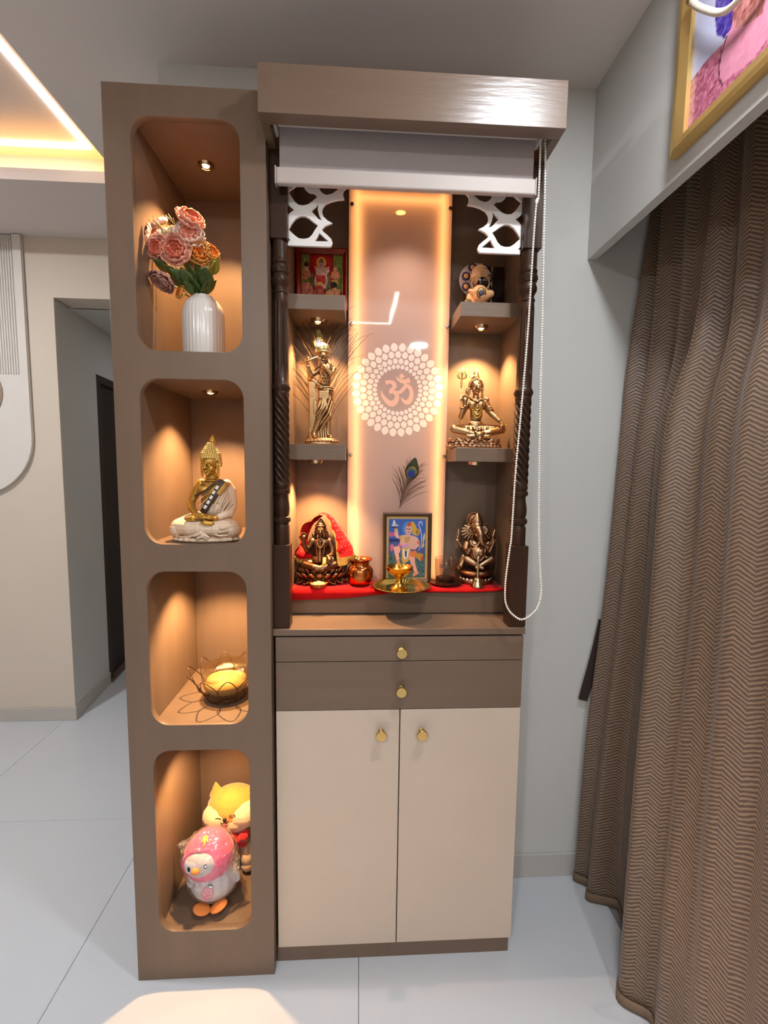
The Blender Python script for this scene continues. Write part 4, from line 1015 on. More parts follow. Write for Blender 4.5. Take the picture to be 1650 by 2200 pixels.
# ---- standing flute player with peacock feather
def krishna():
    f = Fig(600, 2150, 0.000159); r = f.r
    t = thing('flute_player_figurine', 'standing bronze flute player figurine with pale gold turban', 'figurine', (0.4815, 0.178, 1.463))
    b = B().lathe([(r(290), 0), (r(298), r(25)), (r(280), r(60)), (r(290), r(90)), (r(265), r(125)), (0, r(130))], 40, sy=.62)
    for q in range(26):
        a = 2*PI*q/26; b.ell((math.cos(a)*r(282), math.sin(a)*r(175), r(72)), (r(32), r(30), r(26)), u=8, v=6)
    obj('oval_base', b, BRONZE, t, smooth=True)
    b = B()
    head(b, f(622, 605, -40), r(118), rz=0.35, rx=.05)
    b.limb([f(650, 760, 0), f(640, 690, -10)], [r(58), r(46)])
    b.limb([f(690, 810, 10), f(680, 880, 0)], [r(118), r(125)], flat=.8); b.ell(f(690, 860, 0), (r(130), r(95), r(110))); b.ell(f(680, 1010, 0), (r(100), r(82), r(130)))
    b.ell(f(690, 1210, 0), (r(135), r(105), r(120)))
    b.limb([f(720, 1260, 10), f(735, 1480, 0), f(715, 1700, 0), f(735, 1960, 0)], [r(98), r(92), r(62), r(44)])
    b.limb([f(650, 1270, -20), f(620, 1500, -60), f(570, 1720, -60), f(480, 1930, -70)], [r(98), r(90), r(64), r(42)])
    b.limb([f(740, 1990, -20), f(770, 2010, -70)], [r(42), r(36)]); b.limb([f(475, 1930, -70), f(480, 2010, -110), f(500, 2010, -150)], [r(40), r(38), r(28)])
    b.limb([f(790, 805, 0), f(800, 870, -50), f(770, 910, -110)], [r(64), r(54), r(48)]); b.limb([f(770, 910, -110), f(680, 810, -150), f(600, 720, -150)], [r(48), r(40), r(30)])
    hand(b, f(600, 720, -150), (-.25, -.2, 1), r(110), up=(-.6, .6, 0), curl=.5)
    b.limb([f(570, 815, 0), f(470, 900, -40), f(430, 930, -60)], [r(58), r(50), r(46)]); b.limb([f(430, 930, -60), f(385, 850, -110), f(362, 760, -140)], [r(46), r(38), r(28)])
    hand(b, f(362, 760, -140), (-.05, -.2, 1), r(110), up=(.6, .6, 0), curl=.5)
    # hanging shawl column and draped skirt folds
    b.limb([f(372, 860, 30), f(400, 1050, 40), f(430, 1350, 50), f(435, 1650, 40), f(440, 1900, 20), f(430, 2020, 0)], [r(34), r(52), r(66), r(70), r(62), r(84)], flat=.7)
    b.limb([f(420, 980, 20), f(520, 1060, 10), f(600, 1120, -20)], [r(50), r(44), r(30)])
    for q in range(6): b.limb([f(385 + q*20, 1040, -20), f(400 + q*22, 1400, -28), f(392 + q*24, 1980, -30)], r(11), 6)
    for (p, m_, q) in (((760, 1330), (700, 1520), (560, 1720)), ((790, 1390), (740, 1580), (590, 1790)), ((800, 1460), (760, 1640), (610, 1840)), ((720, 1330), (640, 1520), (530, 1690)), ((670, 1330), (600, 1520), (510, 1640)), ((610, 1330), (560, 1480), (500, 1600))):
        b.limb([f(p[0], p[1], -95), f(m_[0], m_[1], -135), f(q[0], q[1], -110)], [r(20), r(24), r(14)], 7)
    for q in range(5): b.limb([f(560 + q*34, 1760, -30), f(555 + q*38, 1900, -30), f(560 + q*42, 2010, -40)], r(20), 6)
    for q in range(3): b.limb([f(640 + q*26, 1340, -118), f(640 + q*26, 1540, -130)], r(15), 6)
    ringtube(b, f(660, 1135, 0), r(125), r(105), r(22), tilt=0.0); ringtube(b, f(680, 1175, 0), r(128), r(108), r(18))
    b.limb([f(510, 1130, -80), f(600, 1150, -110)], r(26), 8)
    b.box(*(f(570, 0).x, f(740, 0).x, -r(128), -r(100), f(0, 1340).z, f(0, 1200).z), bev=r(6))
    for k in range(2):
        b.tube([f(650 + math.cos(a) * (62 - 14*k) , 860 + 60*k + math.sin(a) * (110 + 60*k), -92) for a in [PI*i/12 for i in range(13)]], r(9), 6)
    ringtube(b, f(622, 738, -150), r(40), r(34), r(12)); ringtube(b, f(368, 800, -125), r(36), r(30), r(12)); b.ell(f(800, 815, -10), (r(70), r(66), r(60)))
    for q in range(7): b.limb([f(690 + q*10, 600 + q*14, 30), f(720 + q*9, 700 + q*12, 20)], r(24), 6)
    obj('body', fuse(b, 0.0011, 1), BRONZE, t, smooth=True)
    b = B()
    for (u, v, y, q) in ((600, 480, -60, 80), (670, 460, -50, 78), (560, 500, -30, 60), (700, 490, -10, 66), (630, 430, -30, 72), (590, 410, -10, 48), (665, 410, -10, 42), (700, 440, -20, 45), (640, 470, 60, 90)): b.ell(f(u, v, y), r(q))
    ringtube(b, f(625, 520, -10), r(118), r(125), r(22))
    obj('turban', fuse(b, 0.0012, 1), patina('pale_gold', (240, 222, 160), (170, 120, 60), .35, .44, .53, .7), t, smooth=True)
    obj('flute', B().tube([f(250, 772, -190), f(400, 705, -195), f(600, 622, -170)], r(13), 10), BRONZE, t, smooth=True)
krishna()

# ---- peacock feathers
def feather(name, label, base, eye, ew, eh, lean, nb, spread, loc, tilt=0.0, seed=1, y_fan=0.0, lo=0.15):
    """base,eye in local XZ; barbs leave the shaft and curve up and out"""
    rnd = random.Random(seed)
    t = thing(name, label, 'feather', loc); base = Vector((base[0], 0, base[1])); eye = Vector((eye[0], 0, eye[1]))
    sh_ = catmull([base, base.lerp(eye, .5) + Vector((lean, 0, 0)), eye], 8)
    obj('shaft', B().tube(sh_, [0.0012 - 0.0007 * i / len(sh_) for i in range(len(sh_))], 6), mat('feather_quill', (92, 62, 44), .5), t, smooth=True)
    b = B(); ln = (eye - base).length; dr = (eye - base).normalized(); sd = Vector((dr.z, 0, -dr.x))
    for k in range(nb):
        s = -1 if k % 2 else 1; q = lo + (1.0 - lo) * (k / nb); p = base.lerp(eye, q) + Vector((lean * 4 * q * (1-q) * .5, 0, 0))
        L_ = spread * ln * (0.42 + .16 * rnd.random()) * (1.15 - .45 * q); o = rnd.uniform(.55, 1.0) * (1.05 - .35 * q); yy = rnd.uniform(-1, .15) * y_fan
        e1 = p + dr * L_ * .45 + sd * s * L_ * .30 * o + Vector((0, yy * .4, 0)); e2 = p + dr * L_ * .85 + sd * s * L_ * .72 * o + Vector((0, yy, 0)); e3 = e2 + dr * L_ * .12 + sd * s * L_ * rnd.uniform(.05, .30)
        b.tube(catmull([p, e1, e2, e3], 5), [.00062] * 8 + [.0005] * 4 + [.0003] * 4, 4)
    obj('barbs', b, mat('feather_barb', (40, 27, 17), .85, var=.3, scale=80, spec=.15), t, kind='stuff')
    ctr = eye
    def drop(sx, sz, dz, y0, m, nm, par):
        g = B(); pts = []
        for i in range(28):
            a = 2*PI*i/28; rr = 1.0 + (.55 * max(0, math.cos(a)) ** 6 if nm == 'eye_fringe' else 0); pts.append((math.sin(a) * sx, math.cos(a) * sz * rr + dz))
        me = plate([pts], .0008, y0); o = obj(nm, me, m, par); 
        o.matrix_local = Matrix.Translation(ctr) @ Matrix.Rotation(math.atan2(dr.x, dr.z) + tilt, 4, 'Y'); return o
    e = drop(ew * 1.0, eh * 1.0, eh * .25, -.0006, mat('feather_green', (44, 58, 26), .4, .3, rgb2=(30, 40, 16), scale=90), 'eye_fringe', t)
    drop(ew * .78, eh * .72, eh * .05, -.0014, mat('feather_bronze', (128, 104, 52), .35, .4), 'eye_bronze', t)
    drop(ew * .62, eh * .56, -eh * .05, -.0022, mat('feather_teal', (34, 84, 86), .35, .3), 'eye_teal', t)
    drop(ew * .48, eh * .42, -eh * .12, -.0030, mat('feather_blue', (34, 30, 110), .35, .2), 'eye_blue', t)
    return t
feather('peacock_feather', 'peacock feather standing behind the flute player figurine', (-0.004, 0.0), (-0.017, 0.300), .0165, .0215, -.006, 56, 1.15, (0.4865, 0.236, 1.463), seed=5, y_fan=.07, lo=.12)
feather('peacock_feather', 'peacock feather fixed above the framed blue picture', (0.0, 0.0), (0.0335, 0.105), .0205, .0265, -.004, 34, 1.25, (0.7145, 0.2275, 1.2815), tilt=-.08, seed=8, y_fan=.008, lo=.05)

# ---- seated figurine with trident
def shiva():
    f = Fig(700, 1850, 0.0001335); r = f.r
    t = thing('trident_figurine', 'seated cross-legged bronze figurine beside a tall trident', 'figurine', (0.9235, 0.182, 1.4605))
    b = B(); b.ell((0, 0, r(40)), (r(590), r(300), r(150))); b.lathe([(r(600), 0), (r(605), r(40)), (r(560), r(150)), (r(500), r(210)), (0, r(215))], 40, sy=.5)
    rnd = random.Random(3)
    for k in range(70):
        a = PI + PI * rnd.random(); z = rnd.choice((40, 95, 150, 185)); rr = 600 - z * .35
        b.ell((math.cos(a) * r(rr), math.sin(a) * r(rr * .5), r(z)), (r(rnd.uniform(38, 62)), r(40), r(rnd.uniform(24, 38))), rot=(0, rnd.uniform(-.4, .4), 0), u=8, v=6)
    rk = fuse(b, .0014, 1)
    obj('rock_seat', rk, patina('rock_bronze', (196, 150, 112), (70, 40, 26), .4, .45, .53, .8), t, smooth=True)
    b = B(); hc = f(708, 545, -40); head(b, hc, r(158), rz=.06)
    b.limb([f(715, 800, 0), f(712, 700, -10)], [r(85), r(72)])
    b.ell(f(735, 930, 0), (r(190), r(120), r(150))); b.ell(f(640, 910, -60), (r(110), r(80), r(95))); b.ell(f(815, 910, -60), (r(110), r(80), r(95))); b.ell(f(730, 1120, 0), (r(148), r(105), r(200))); b.ell(f(730, 1330, 10), (r(180), r(130), r(110)))
    b.limb([f(560, 850, 0), f(490, 950, -20), f(385, 1170, -60)], [r(92), r(78), r(62)]); b.limb([f(385, 1170, -60), f(400, 1060, -150), f(440, 930, -190)], [r(68), r(58), r(40)])
    hand(b, f(442, 930, -190), (0, -.1, 1), r(190), up=(0, -1, 0), curl=.1)
    b.limb([f(920, 850, 0), f(985, 950, -20), f(1050, 1090, -60)], [r(95), r(80), r(64)]); b.limb([f(1050, 1090, -60), f(1140, 1180, -110), f(1225, 1270, -160)], [r(66), r(58), r(40)])
    hand(b, f(1235, 1275, -170), (.35, -.35, -1), r(180), up=(.5, -.8, .2), curl=-.3)
    for s, ku in ((-1, 225), (1, 1280)):
        hip = f(730 + s*110, 1420, 30); kn = f(ku, 1440, -130); ft = f(730 - s*60, 1590, -270)
        b.limb([hip, hip.lerp(kn, .5), kn], [r(115), r(105), r(88)]); b.limb([kn, kn.lerp(ft, .5) + Vector((0, -r(30), 0)), ft], [r(88), r(72), r(52)])
        b.limb([ft, ft + Vector((-s*r(150), -r(10), -r(10)))], [r(50), r(40)], 8)
        for q in range(4): b.ell(ft + Vector((-s*r(190), -r(14), r(20 - 16*q))), r(17), u=6, v=5)
    for k in range(16):
        u = 430 + k * 38; b.limb([f(u, 1380, -100), f(u + 10*math.sin(k*2.3), 1455 + 25*math.sin(k*1.7), -150)], [r(30), r(16)], 6)
    for v in (1330, 1350, 1372): ringtube(b, f(735, v, 5), r(165 + (v-1330)*.4), r(125), r(13))
    b.ell(f(740, 1560, -330), (r(90), r(50), r(60))); b.ell(f(745, 1640, -345), (r(50), r(36), r(50)))     # knot of the animal skin
    for s in (-1, 1): b.limb([f(740 + s*50, 1540, -320), f(740 + s*90, 1500, -310)], [r(30), r(18)], 6); b.limb([f(740 + s*40, 1620, -320), f(740 + s*90, 1690, -310)], [r(30), r(20)], 6)
    # hair, curls and snake
    for k in range(15):
        a = PI * (k + .5) / 15; c = hc + Vector((math.cos(a) * r(140), r(10) - abs(math.sin(a)) * r(10), math.sin(a) * r(150) + r(20))); b.ell(c, (r(38), r(60), r(34)), u=8, v=6)
    for k in range(6):
        for s in (-1, 1): b.ell(hc + Vector((s*r(142 + 6*(k % 2)), r(20), r(20 - 52*k))), (r(34), r(50), r(36)), u=8, v=6)
    b.limb([f(560, 760, 20), f(520, 700, 10), f(530, 620, -10), f(545, 580, -40)], [r(40), r(44), r(52), r(26)], 8); b.ell(f(525, 620, -30), (r(46), r(24), r(56)))
    b.limb([f(560, 730, -40), f(640, 820, -110), f(730, 845, -130), f(810, 790, -110), f(840, 720, -40)], [r(26), r(30), r(32), r(28), r(22)], 8)
    b.limb([f(880, 780, -20), f(950, 790, -70), f(1000, 800, -60)], [r(40), r(34), r(12)], 8)
    for k in range(3): ringtube(b, f(1000 + k*14, 985 + k*26, -35), r(84), r(84), r(16), tilt=-r(30))
    ringtube(b, f(440, 965, -175), r(52), r(48), r(16)); ringtube(b, f(1212, 1258, -150), r(48), r(48), r(15), tilt=-r(20)); ringtube(b, f(400, 1000, -160), r(60), r(55), r(14))
    obj('body', fuse(b, 0.0010, 1), BRONZE, t, smooth=True)
    b = B()
    for v, q in ((350, 92), (315, 84), (285, 74), (255, 64), (228, 54), (204, 40), (182, 26), (165, 14)): b.ell(f(700, v, -10), (r(q), r(q), r(22)), u=14, v=8)
    b.tube([f(590 + math.cos(a) * 42, 295 + math.sin(a) * 46, -60) for a in [-.5 + 4.0*i/14 for i in range(15)]], [r(3 + 13*math.sin(PI*i/14)) for i in range(15)], 8)
    obj('topknot', fuse(b, .0011, 0), GOLDD, t, smooth=True)
    b = B()
    for dx, dz in ((58, 165), (84, 230), (112, 330), (130, 400)):
        n = 26
        for i in range(n):
            a = PI * i / (n - 1); u = 730 + math.cos(a) * dx; v = 800 + math.sin(a) * dz; b.ell(f(u, v, -122 - 8 * math.sin(a) + abs(math.cos(a)) * 40 ), r(15), u=6, v=5)
    obj('bead_necklaces', b, mat('necklace_gold', (232, 190, 92), .3, 1.0, var=0), t, smooth=True, kind='stuff')
    tr_ = thing('trident', None, None); tr_.parent = t
    COL.objects.unlink(tr_); bpy.data.objects.remove(tr_)
    b = B(); b.tube([f(366, 1400, -60), f(380, 540, -60)], r(11), 8); b.lathe([(r(14), 0), (r(30), r(14)), (r(14), r(40)), (r(32), r(70)), (r(16), r(100)), (r(28), r(125)), (r(14), r(150))], 14, c=tuple(f(382, 535, -60)))
    b.limb([f(386, 400, -60), f(392, 250, -60), f(408, 125, -60)], [r(16), r(26), r(5)], 8)
    for s in (-1, 1): b.limb(catmull([f(388, 385, -60), f(388 + s*66, 352, -60), f(392 + s*88, 300, -60), f(396 + s*62, 240, -60), f(398 + s*92, 180, -60)], 4), [r(14)] * 4 + [r(24)] * 6 + [r(20)] * 4 + [r(10), r(8), r(5)], 7)
    obj('trident', b, GOLDD, t, smooth=True)
shiva()

# ---- seated goddess figurine on a lotus under a red veil
def lotus_row(par, n, rad, zc, ln, wd, tilt, m, sy=.56, name='lotus_petal', cup=.35, front_only=False):
    g = []
    for i in range(7):
        v = i / 6; w_ = wd * (math.sin(PI * min(1, .18 + v * .62)) ** .8) * (1 if v < .75 else (1 - v) / .25 * .85 + .15)
        g.append([(w_ * u, -ln * v * .0 + cup * wd * (u*u) - .25 * ln * v * v * .0, ln * v) for u in (-1, -.5, 0, .5, 1)])
    src = None
    for q in range(n):
        a = 2 * PI * (q + .5) / n
        M = Matrix.Translation((math.cos(a) * rad, math.sin(a) * rad * sy, zc)) @ Matrix.Rotation(a + PI/2, 4, 'Z') @ Matrix.Rotation(tilt, 4, 'X')
        if src is None: src = obj(name, B().sheet(g, wd * .16), m, par, smooth=True); src.matrix_local = M
        else: inst(src, name, par, M)
def lakshmi():
    f = Fig(555, 1400, 0.0001665); r = f.r
    t = thing('veiled_figurine', 'dark bronze seated figurine on a lotus under a red veil', 'figurine', (0.4762, 0.216, 1.0525))
    b = B().lathe([(r(330), 0), (r(370), r(40)), (r(330), r(120)), (r(350), r(200)), (r(330), r(255)), (0, r(262))], 40, sy=.56)
    obj('lotus_base', b, BRONZE2, t, smooth=True)
    lotus_row(t, 18, r(370), r(95), r(150), r(62), 0.75, BRONZE2); lotus_row(t, 18, r(335), r(150), r(150), r(56), 0.35, BRONZE2); lotus_row(t, 16, r(360), r(85), r(125), r(60), 2.05, BRONZE2)
    b = B(); hc = f(560, 440, -50); head(b, hc, r(108))
    b.limb([f(560, 620, 0), f(560, 545, -10)], [r(60), r(50)]); b.ell(f(565, 690, 0), (r(160), r(100), r(125))); b.ell(f(555, 850, 0), (r(125), r(95), r(150))); b.ell(f(555, 980, 0), (r(200), r(150), r(105)))
    for s, ku in ((-1, 285), (1, 815)):
        hip = f(555 + s*80, 1030, 20); kn = f(ku, 1050, -110); ft = f(555 - s*60, 1100, -230)
        b.limb([hip, hip.lerp(kn, .5), kn], [r(95), r(88), r(74)]); b.limb([kn, kn.lerp(ft, .5) + Vector((0, -r(30), 0)), ft], [r(74), r(66), r(50)])
    for k in range(8):
        b.limb([f(330 + k*30, 1035 + k*6, -150 - k*10), f(390 + k*26, 1110 + k*2, -205 - k*6)], [r(10), r(14)], 6); b.limb([f(790 - k*26, 1040 + k*6, -150 - k*10), f(750 - k*22, 1120 + k*2, -205 - k*6)], [r(10), r(14)], 6)
    b.limb([f(410, 640, 0), f(350, 740, -30), f(315, 800, -70)], [r(72), r(58), r(46)]); b.limb([f(315, 800, -70), f(275, 700, -130), f(265, 620, -150)], [r(46), r(38), r(28)])
    hand(b, f(265, 620, -150), (.1, -.1, 1), r(150), up=(0, -1, 0), curl=.1)
    b.limb([f(715, 640, 0), f(760, 760, -30), f(770, 850, -70)], [r(72), r(60), r(48)]); b.limb([f(770, 850, -70), f(740, 870, -150), f(690, 880, -200)], [r(48), r(40), r(30)])
    hand(b, f(700, 880, -200), (.4, -.5, -.8), r(140), up=(.3, -.9, .2), curl=-.2)
    b.limb([f(430, 560, 40), f(425, 520, 20)], [r(34), r(28)]); b.ell(f(430, 520, 0), (r(36), r(30), r(36)))
    b.limb([f(470, 470, 30), f(450, 560, 30)], r(34)); b.limb([f(650, 470, 30), f(670, 560, 30)], r(34))
    for k in range(10):
        a = PI * k / 9; b.ell(hc + Vector((math.cos(a)*r(92), r(6), math.sin(a)*r(110))), r(24), u=8, v=6)
    for v, q in ((345, 92), (318, 80), (292, 64), (268, 46), (250, 26)): b.ell(f(560, v, -20), (r(q), r(q), r(26)), u=14, v=8)
    ringtube(b, f(560, 350, -20), r(98), r(98), r(12))
    for dx, dz in ((50, 90), (75, 330)): b.tube([f(558 + math.cos(a) * dx, 640 + math.sin(a) * dz, -102 - 55*math.sin(a)) for a in [PI*i/18 for i in range(19)]], r(9), 6)
    b.limb([f(556, 640, -95), f(552, 800, -110), f(552, 960, -180)], [r(30), r(36), r(30)], 8)
    obj('body', fuse(b, 0.0011, 1), BRONZE2, t, smooth=True)
    b = B().limb([f(640, 930, -190), f(640, 1000, -215), f(590, 1060, -235), f(690, 1060, -225)], [r(34), r(36), r(26), r(20)], 8)
    obj('gold_flower', b, mat('flower_gold', (226, 190, 96), .5, .5, var=.3, scale=200), t, smooth=True)
    # veil: a hood that opens to the front and spreads behind the shoulders
    rim = [(60, 870, 40), (110, 790, 20), (175, 690, 10), (180, 540, 10), (195, 420, 0), (240, 330, 0), (310, 290, -10), (385, 270, -40), (430, 210, -70), (490, 168, -90), (560, 150, -100), (640, 168, -95), (700, 230, -90), (735, 340, -95), (775, 450, -100), (815, 560, -110), (835, 680, -120), (840, 800, -130), (850, 905, -140), (870, 1040, -150)]
    back = [(150, 960, 130), (220, 880, 150), (290, 760, 170), (300, 640, 180), (330, 520, 180), (380, 400, 180), (430, 330, 175), (480, 290, 170), (520, 250, 160), (545, 225, 150), (585, 190, 140), (680, 165, 130), (800, 230, 120), (880, 330, 110), (950, 440, 100), (1020, 560, 90), (1070, 640, 70), (1130, 760, 40), (1150, 860, 20), (1190, 900, 0)]
    A1 = catmull([f(*p) for p in rim], 4); A2 = catmull([f(*p) for p in back], 4); g = []
    for i in range(len(A1)):
        row = []
        for k in range(9):
            q = k / 8; p = A1[i].lerp(A2[i], q); side = 1 if i > len(A1) * .55 else -1
            p = p + Vector((0, r(-46) * math.sin(PI*q) if side > 0 else r(60) * math.sin(PI*q), r(40) * math.sin(PI*q) * (1 if 0.3 < i/len(A1) < .75 else 0))) + Vector((0, r(9) * math.sin(i*.9 + k*.5), 0)); row.append(p)
        g.append(row)
    vm = MATS.get('red_net')
    m = mat('red_veil', (200, 8, 14), .6, var=.12, scale=40, spec=.2, sheen=.1)
    veil = obj('veil', B().sheet(g, r(7)), m, t, smooth=True); veil['label'] = 'red veil with gold trim'
    trim = [[A1[i] + Vector((0, -r(10), 0)), A1[i].lerp(A2[i], .06 if i < len(A1)*.55 else .16) + Vector((0, -r(20), 0))] for i in range(len(A1))]
    mg = mat('gold_lace', (208, 170, 84), .55, .45, rgb2=(140, 100, 40), scale=260, bump=.8, bscale=500)
    obj('veil_trim', B().sheet(trim, r(6)), mg, veil, smooth=True)
    hemr = [(850, 905, -150), (930, 905, -165), (1040, 900, -120), (1130, 880, -60), (1195, 890, -10)]; heml = [(880, 1060, -170), (940, 1055, -185), (1030, 1040, -150), (1100, 1030, -90), (1160, 1000, -30)]
    obj('veil_trim', B().sheet([[f(*p), f(*q)] for p, q in zip(hemr, heml)], r(7)), mg, veil)
    heml2 = [(40, 860, 30), (110, 935, -20), (200, 965, -50), (320, 955, -40), (400, 945, -20)]; h2 = [(60, 910, 30), (125, 1000, -20), (210, 1040, -50), (330, 1030, -40), (410, 1010, -20)]
    obj('veil_trim', B().sheet([[f(*p), f(*q)] for p, q in zip(heml2, h2)], r(7)), mg, veil)
    obj('veil_fold', B().sheet([[f(*p), f(*q)] for p, q in zip([(110, 800, 60), (180, 720, 40), (260, 800, 20), (400, 900, -10)], heml2[1:])], r(7)), m, veil, smooth=True)
    d0 = None; rnd = random.Random(4)
    for i in range(48, len(A1) - 6, 3):
        for k in (3, 5, 7):
            q = k / 8 + rnd.uniform(-.04, .04); p = g[i][k] + Vector((0, -r(8), 0))
            if d0 is None: d0 = obj('silver_dot', B().ell((0, 0, 0), (r(9), r(5), r(9)), u=8, v=6), mat('silver_dot', (240, 160, 150), .3, .5, var=0), veil); o = d0
            else: o = inst(d0, 'silver_dot', veil)
            o.location = p
lakshmi()

# ---- elephant-headed figurine
def ganesha():
    f = Fig(700, 1890, 0.0001275); r = f.r
    t = thing('elephant_headed_figurine', 'bronze elephant-headed figurine seated on a round lotus base', 'figurine', (0.9525, 0.219, 1.0525))
    b = B().lathe([(r(395), 0), (r(410), r(30)), (r(400), r(110)), (r(350), r(150)), (r(365), r(200)), (r(400), r(235)), (r(390), r(280)), (r(330), r(320)), (0, r(330))], 48, sy=.80)
    obj('lotus_base', b, BRONZE2, t, smooth=True)
    lotus_row(t, 20, r(398), r(20), r(120), r(62), -.05, patina('silvered_bronze', (220, 200, 180), (90, 60, 44), .28, .45, .53), sy=.80, name='base_petal', cup=.5)
    b = B(); b.ell(f(700, 1150, -120), (r(205), r(190), r(195))); b.ell(f(640, 950, -40), (r(180), r(130), r(130))); b.ell(f(700, 1300, 0), (r(280), r(210), r(130)))
    for s, ku in ((-1, 450), (1, 1030)):
        hip = f(720 + s*120, 1330, 0); kn = f(ku, 1300, -130); ft = f(720 - s*20 , 1450, -250)
        b.limb([hip, hip.lerp(kn, .5), kn], [r(130), r(115), r(96)]); b.limb([kn, kn.lerp(ft, .5), ft], [r(96), r(78), r(54)]); b.limb([ft, ft + Vector((s*r(90), -r(20), -r(30)))], [r(54), r(46)])
    b.limb([f(330, 1480, 20), f(420, 1300, 40)], [r(70), r(60)])
    b.limb([f(290, 1540, 60), f(400, 1250, 60)], [r(80), r(50)])
    # head, trunk, ears, tusk
    b.ell(f(665, 490, -90), (r(150), r(150), r(160))); b.ell(f(675, 590, -130), (r(120), r(110), r(110)))
    b.limb(catmull([f(685, 560, -210), f(720, 680, -260), f(735, 790, -270), f(770, 890, -260), f(850, 925, -250), f(915, 885, -240)], 4), [r(92 - 2.9 * i) for i in range(21)], 12)
    for k in range(7): ringtube(b, f(722 + k*8, 680 + k*30, -262), r(74 - 4*k), r(74 - 4*k), r(8), n=14)
    b.limb([f(620, 690, -200), f(660, 760, -250)], [r(26), r(12)], 8); b.limb([f(770, 680, -180), f(800, 740, -220)], [r(24), r(12)], 8)
    for s, u0 in ((-1, 590), (1, 800)):
        for k in range(9):
            a = math.radians(-60 + k * 21); L_ = 250 + 40 * math.sin(PI * k / 8)
            p0 = f(u0, 580, -30); p1 = f(u0 + s * math.cos(a) * L_ * .92, 640 + math.sin(a) * L_ * .78, 30 - 30*math.sin(PI*k/8)); b.limb([p0, p0.lerp(p1, .5) + Vector((0, -r(18), 0)), p1], [r(30), r(34), r(24)], 8, flat=.8)
    # arms
    b.limb([f(470, 960, 30), f(330, 1000, 10), f(230, 870, -20)], [r(70), r(52), r(42)]); b.limb([f(230, 870, -20), f(225, 780, -30), f(245, 700, -30)], [r(40), r(34), r(28)]); b.limb([f(245, 700, -30), f(245, 600, -30)], [r(38), r(26)], 8)
    b.limb([f(900, 960, 30), f(1030, 960, 10), f(1080, 850, -20), f(1085, 740, -30)], [r(70), r(52), r(44), r(30)]); b.limb([f(1085, 740, -30), f(1120, 610, -30)], [r(40), r(24)], 8)
    b.limb([f(440, 940, -60), f(410, 1040, -110), f(450, 1130, -170)], [r(82), r(72), r(54)]); hand(b, f(450, 1120, -170), (.3, -.6, .9), r(150), up=(0, -1, 0))
    b.limb([f(880, 960, -40), f(950, 1050, -110), f(970, 1090, -170)], [r(70), r(58), r(46)]); b.limb([f(970, 1090, -170), f(1000, 1000, -210), f(1030, 920, -220)], [r(44), r(36), r(28)]); hand(b, f(1030, 920, -220), (.1, -.2, 1), r(120), up=(0, -1, 0))
    # crown, jewels, sacred thread
    for v, q in ((385, 150), (355, 128), (325, 106), (295, 84), (265, 60), (238, 40), (215, 22)): b.ell(f(668, v, -80), (r(q), r(q*.95), r(32)), u=16, v=8)
    b.tube([f(700 + math.cos(a) * 150, 1000 + math.sin(a) * 300, -230 - 60*math.sin(a)) for a in [PI*.02 + PI*.96*i/18 for i in range(19)]], r(13), 6)
    b.tube([f(620 + math.cos(a) * 110, 830 + math.sin(a) * 150, -130 - 50*math.sin(a)) for a in [PI*i/14 for i in range(15)]], r(20), 6)
    b.ell(f(735, 1110, -315), (r(60), r(16), r(75)))
    for (u, v, y, q) in ((440, 1040, -110, 84), (230, 850, -20, 48), (470, 1100, -170, 60)): ringtube(b, f(u, v, y), r(q), r(q), r(14), n=14)
    for k in range(6): b.limb([f(620 + k*36, 1440, -240), f(640 + k*26, 1500, -260)], [r(22), r(26)], 6)
    obj('body', fuse(b, 0.0010, 1), patina('bronze_elephant', (206, 168, 132), (58, 34, 22), .27, .45, .53), t, smooth=True)
    h = B(); ringtube(h, (0, 0, 0), r(190), r(190), r(20), n=40); h.lathe([(0, -r(8)), (r(185), -r(8)), (r(185), r(8)), (0, r(8))], 40)
    for k in range(32):
        a = 2*PI*k/32; h.ell((math.cos(a)*r(160), math.sin(a)*r(160), r(10)), r(13), u=6, v=5)
    h.bm.transform(Matrix.Translation(f(640, 385, 20)) @ Matrix.Rotation(PI/2, 4, 'X') @ Matrix.Scale(1, 4)); obj('halo_disc', h, BRONZE2, t, smooth=True)
ganesha()

# ------------------------------------------------------------------ vase and flowers
M_VASE = mat('white_ceramic', (232, 226, 220), 0.16, var=0.02, spec=.6)
vprof = [(0.046, 0), (0.050, 0.003), (0.0525, 0.02), (0.0532, 0.06), (0.0532, 0.115), (0.0515, 0.130), (0.0465, 0.144), (0.038, 0.155), (0.030, 0.161), (0.0275, 0.1645), (0.0275, 0.167), (0.0255, 0.167), (0.0255, 0.158), (0.036, 0.14), (0.045, 0.10), (0.045, 0.012), (0, 0.010)]
def vmod(r, z, a): return r - (0.0014 * (0.5 + 0.5 * math.cos(a * 34)) if (r > 0.0455 and z > 0.002) else 0)
VX, VY, VZ = 0.1775, 0.118, 1.6735
obj('vase', B().lathe(vprof, 136, mod=vmod), M_VASE, smooth=True, label='white ribbed ceramic vase holding the artificial flowers', cat='vase').location = (VX, VY, VZ)

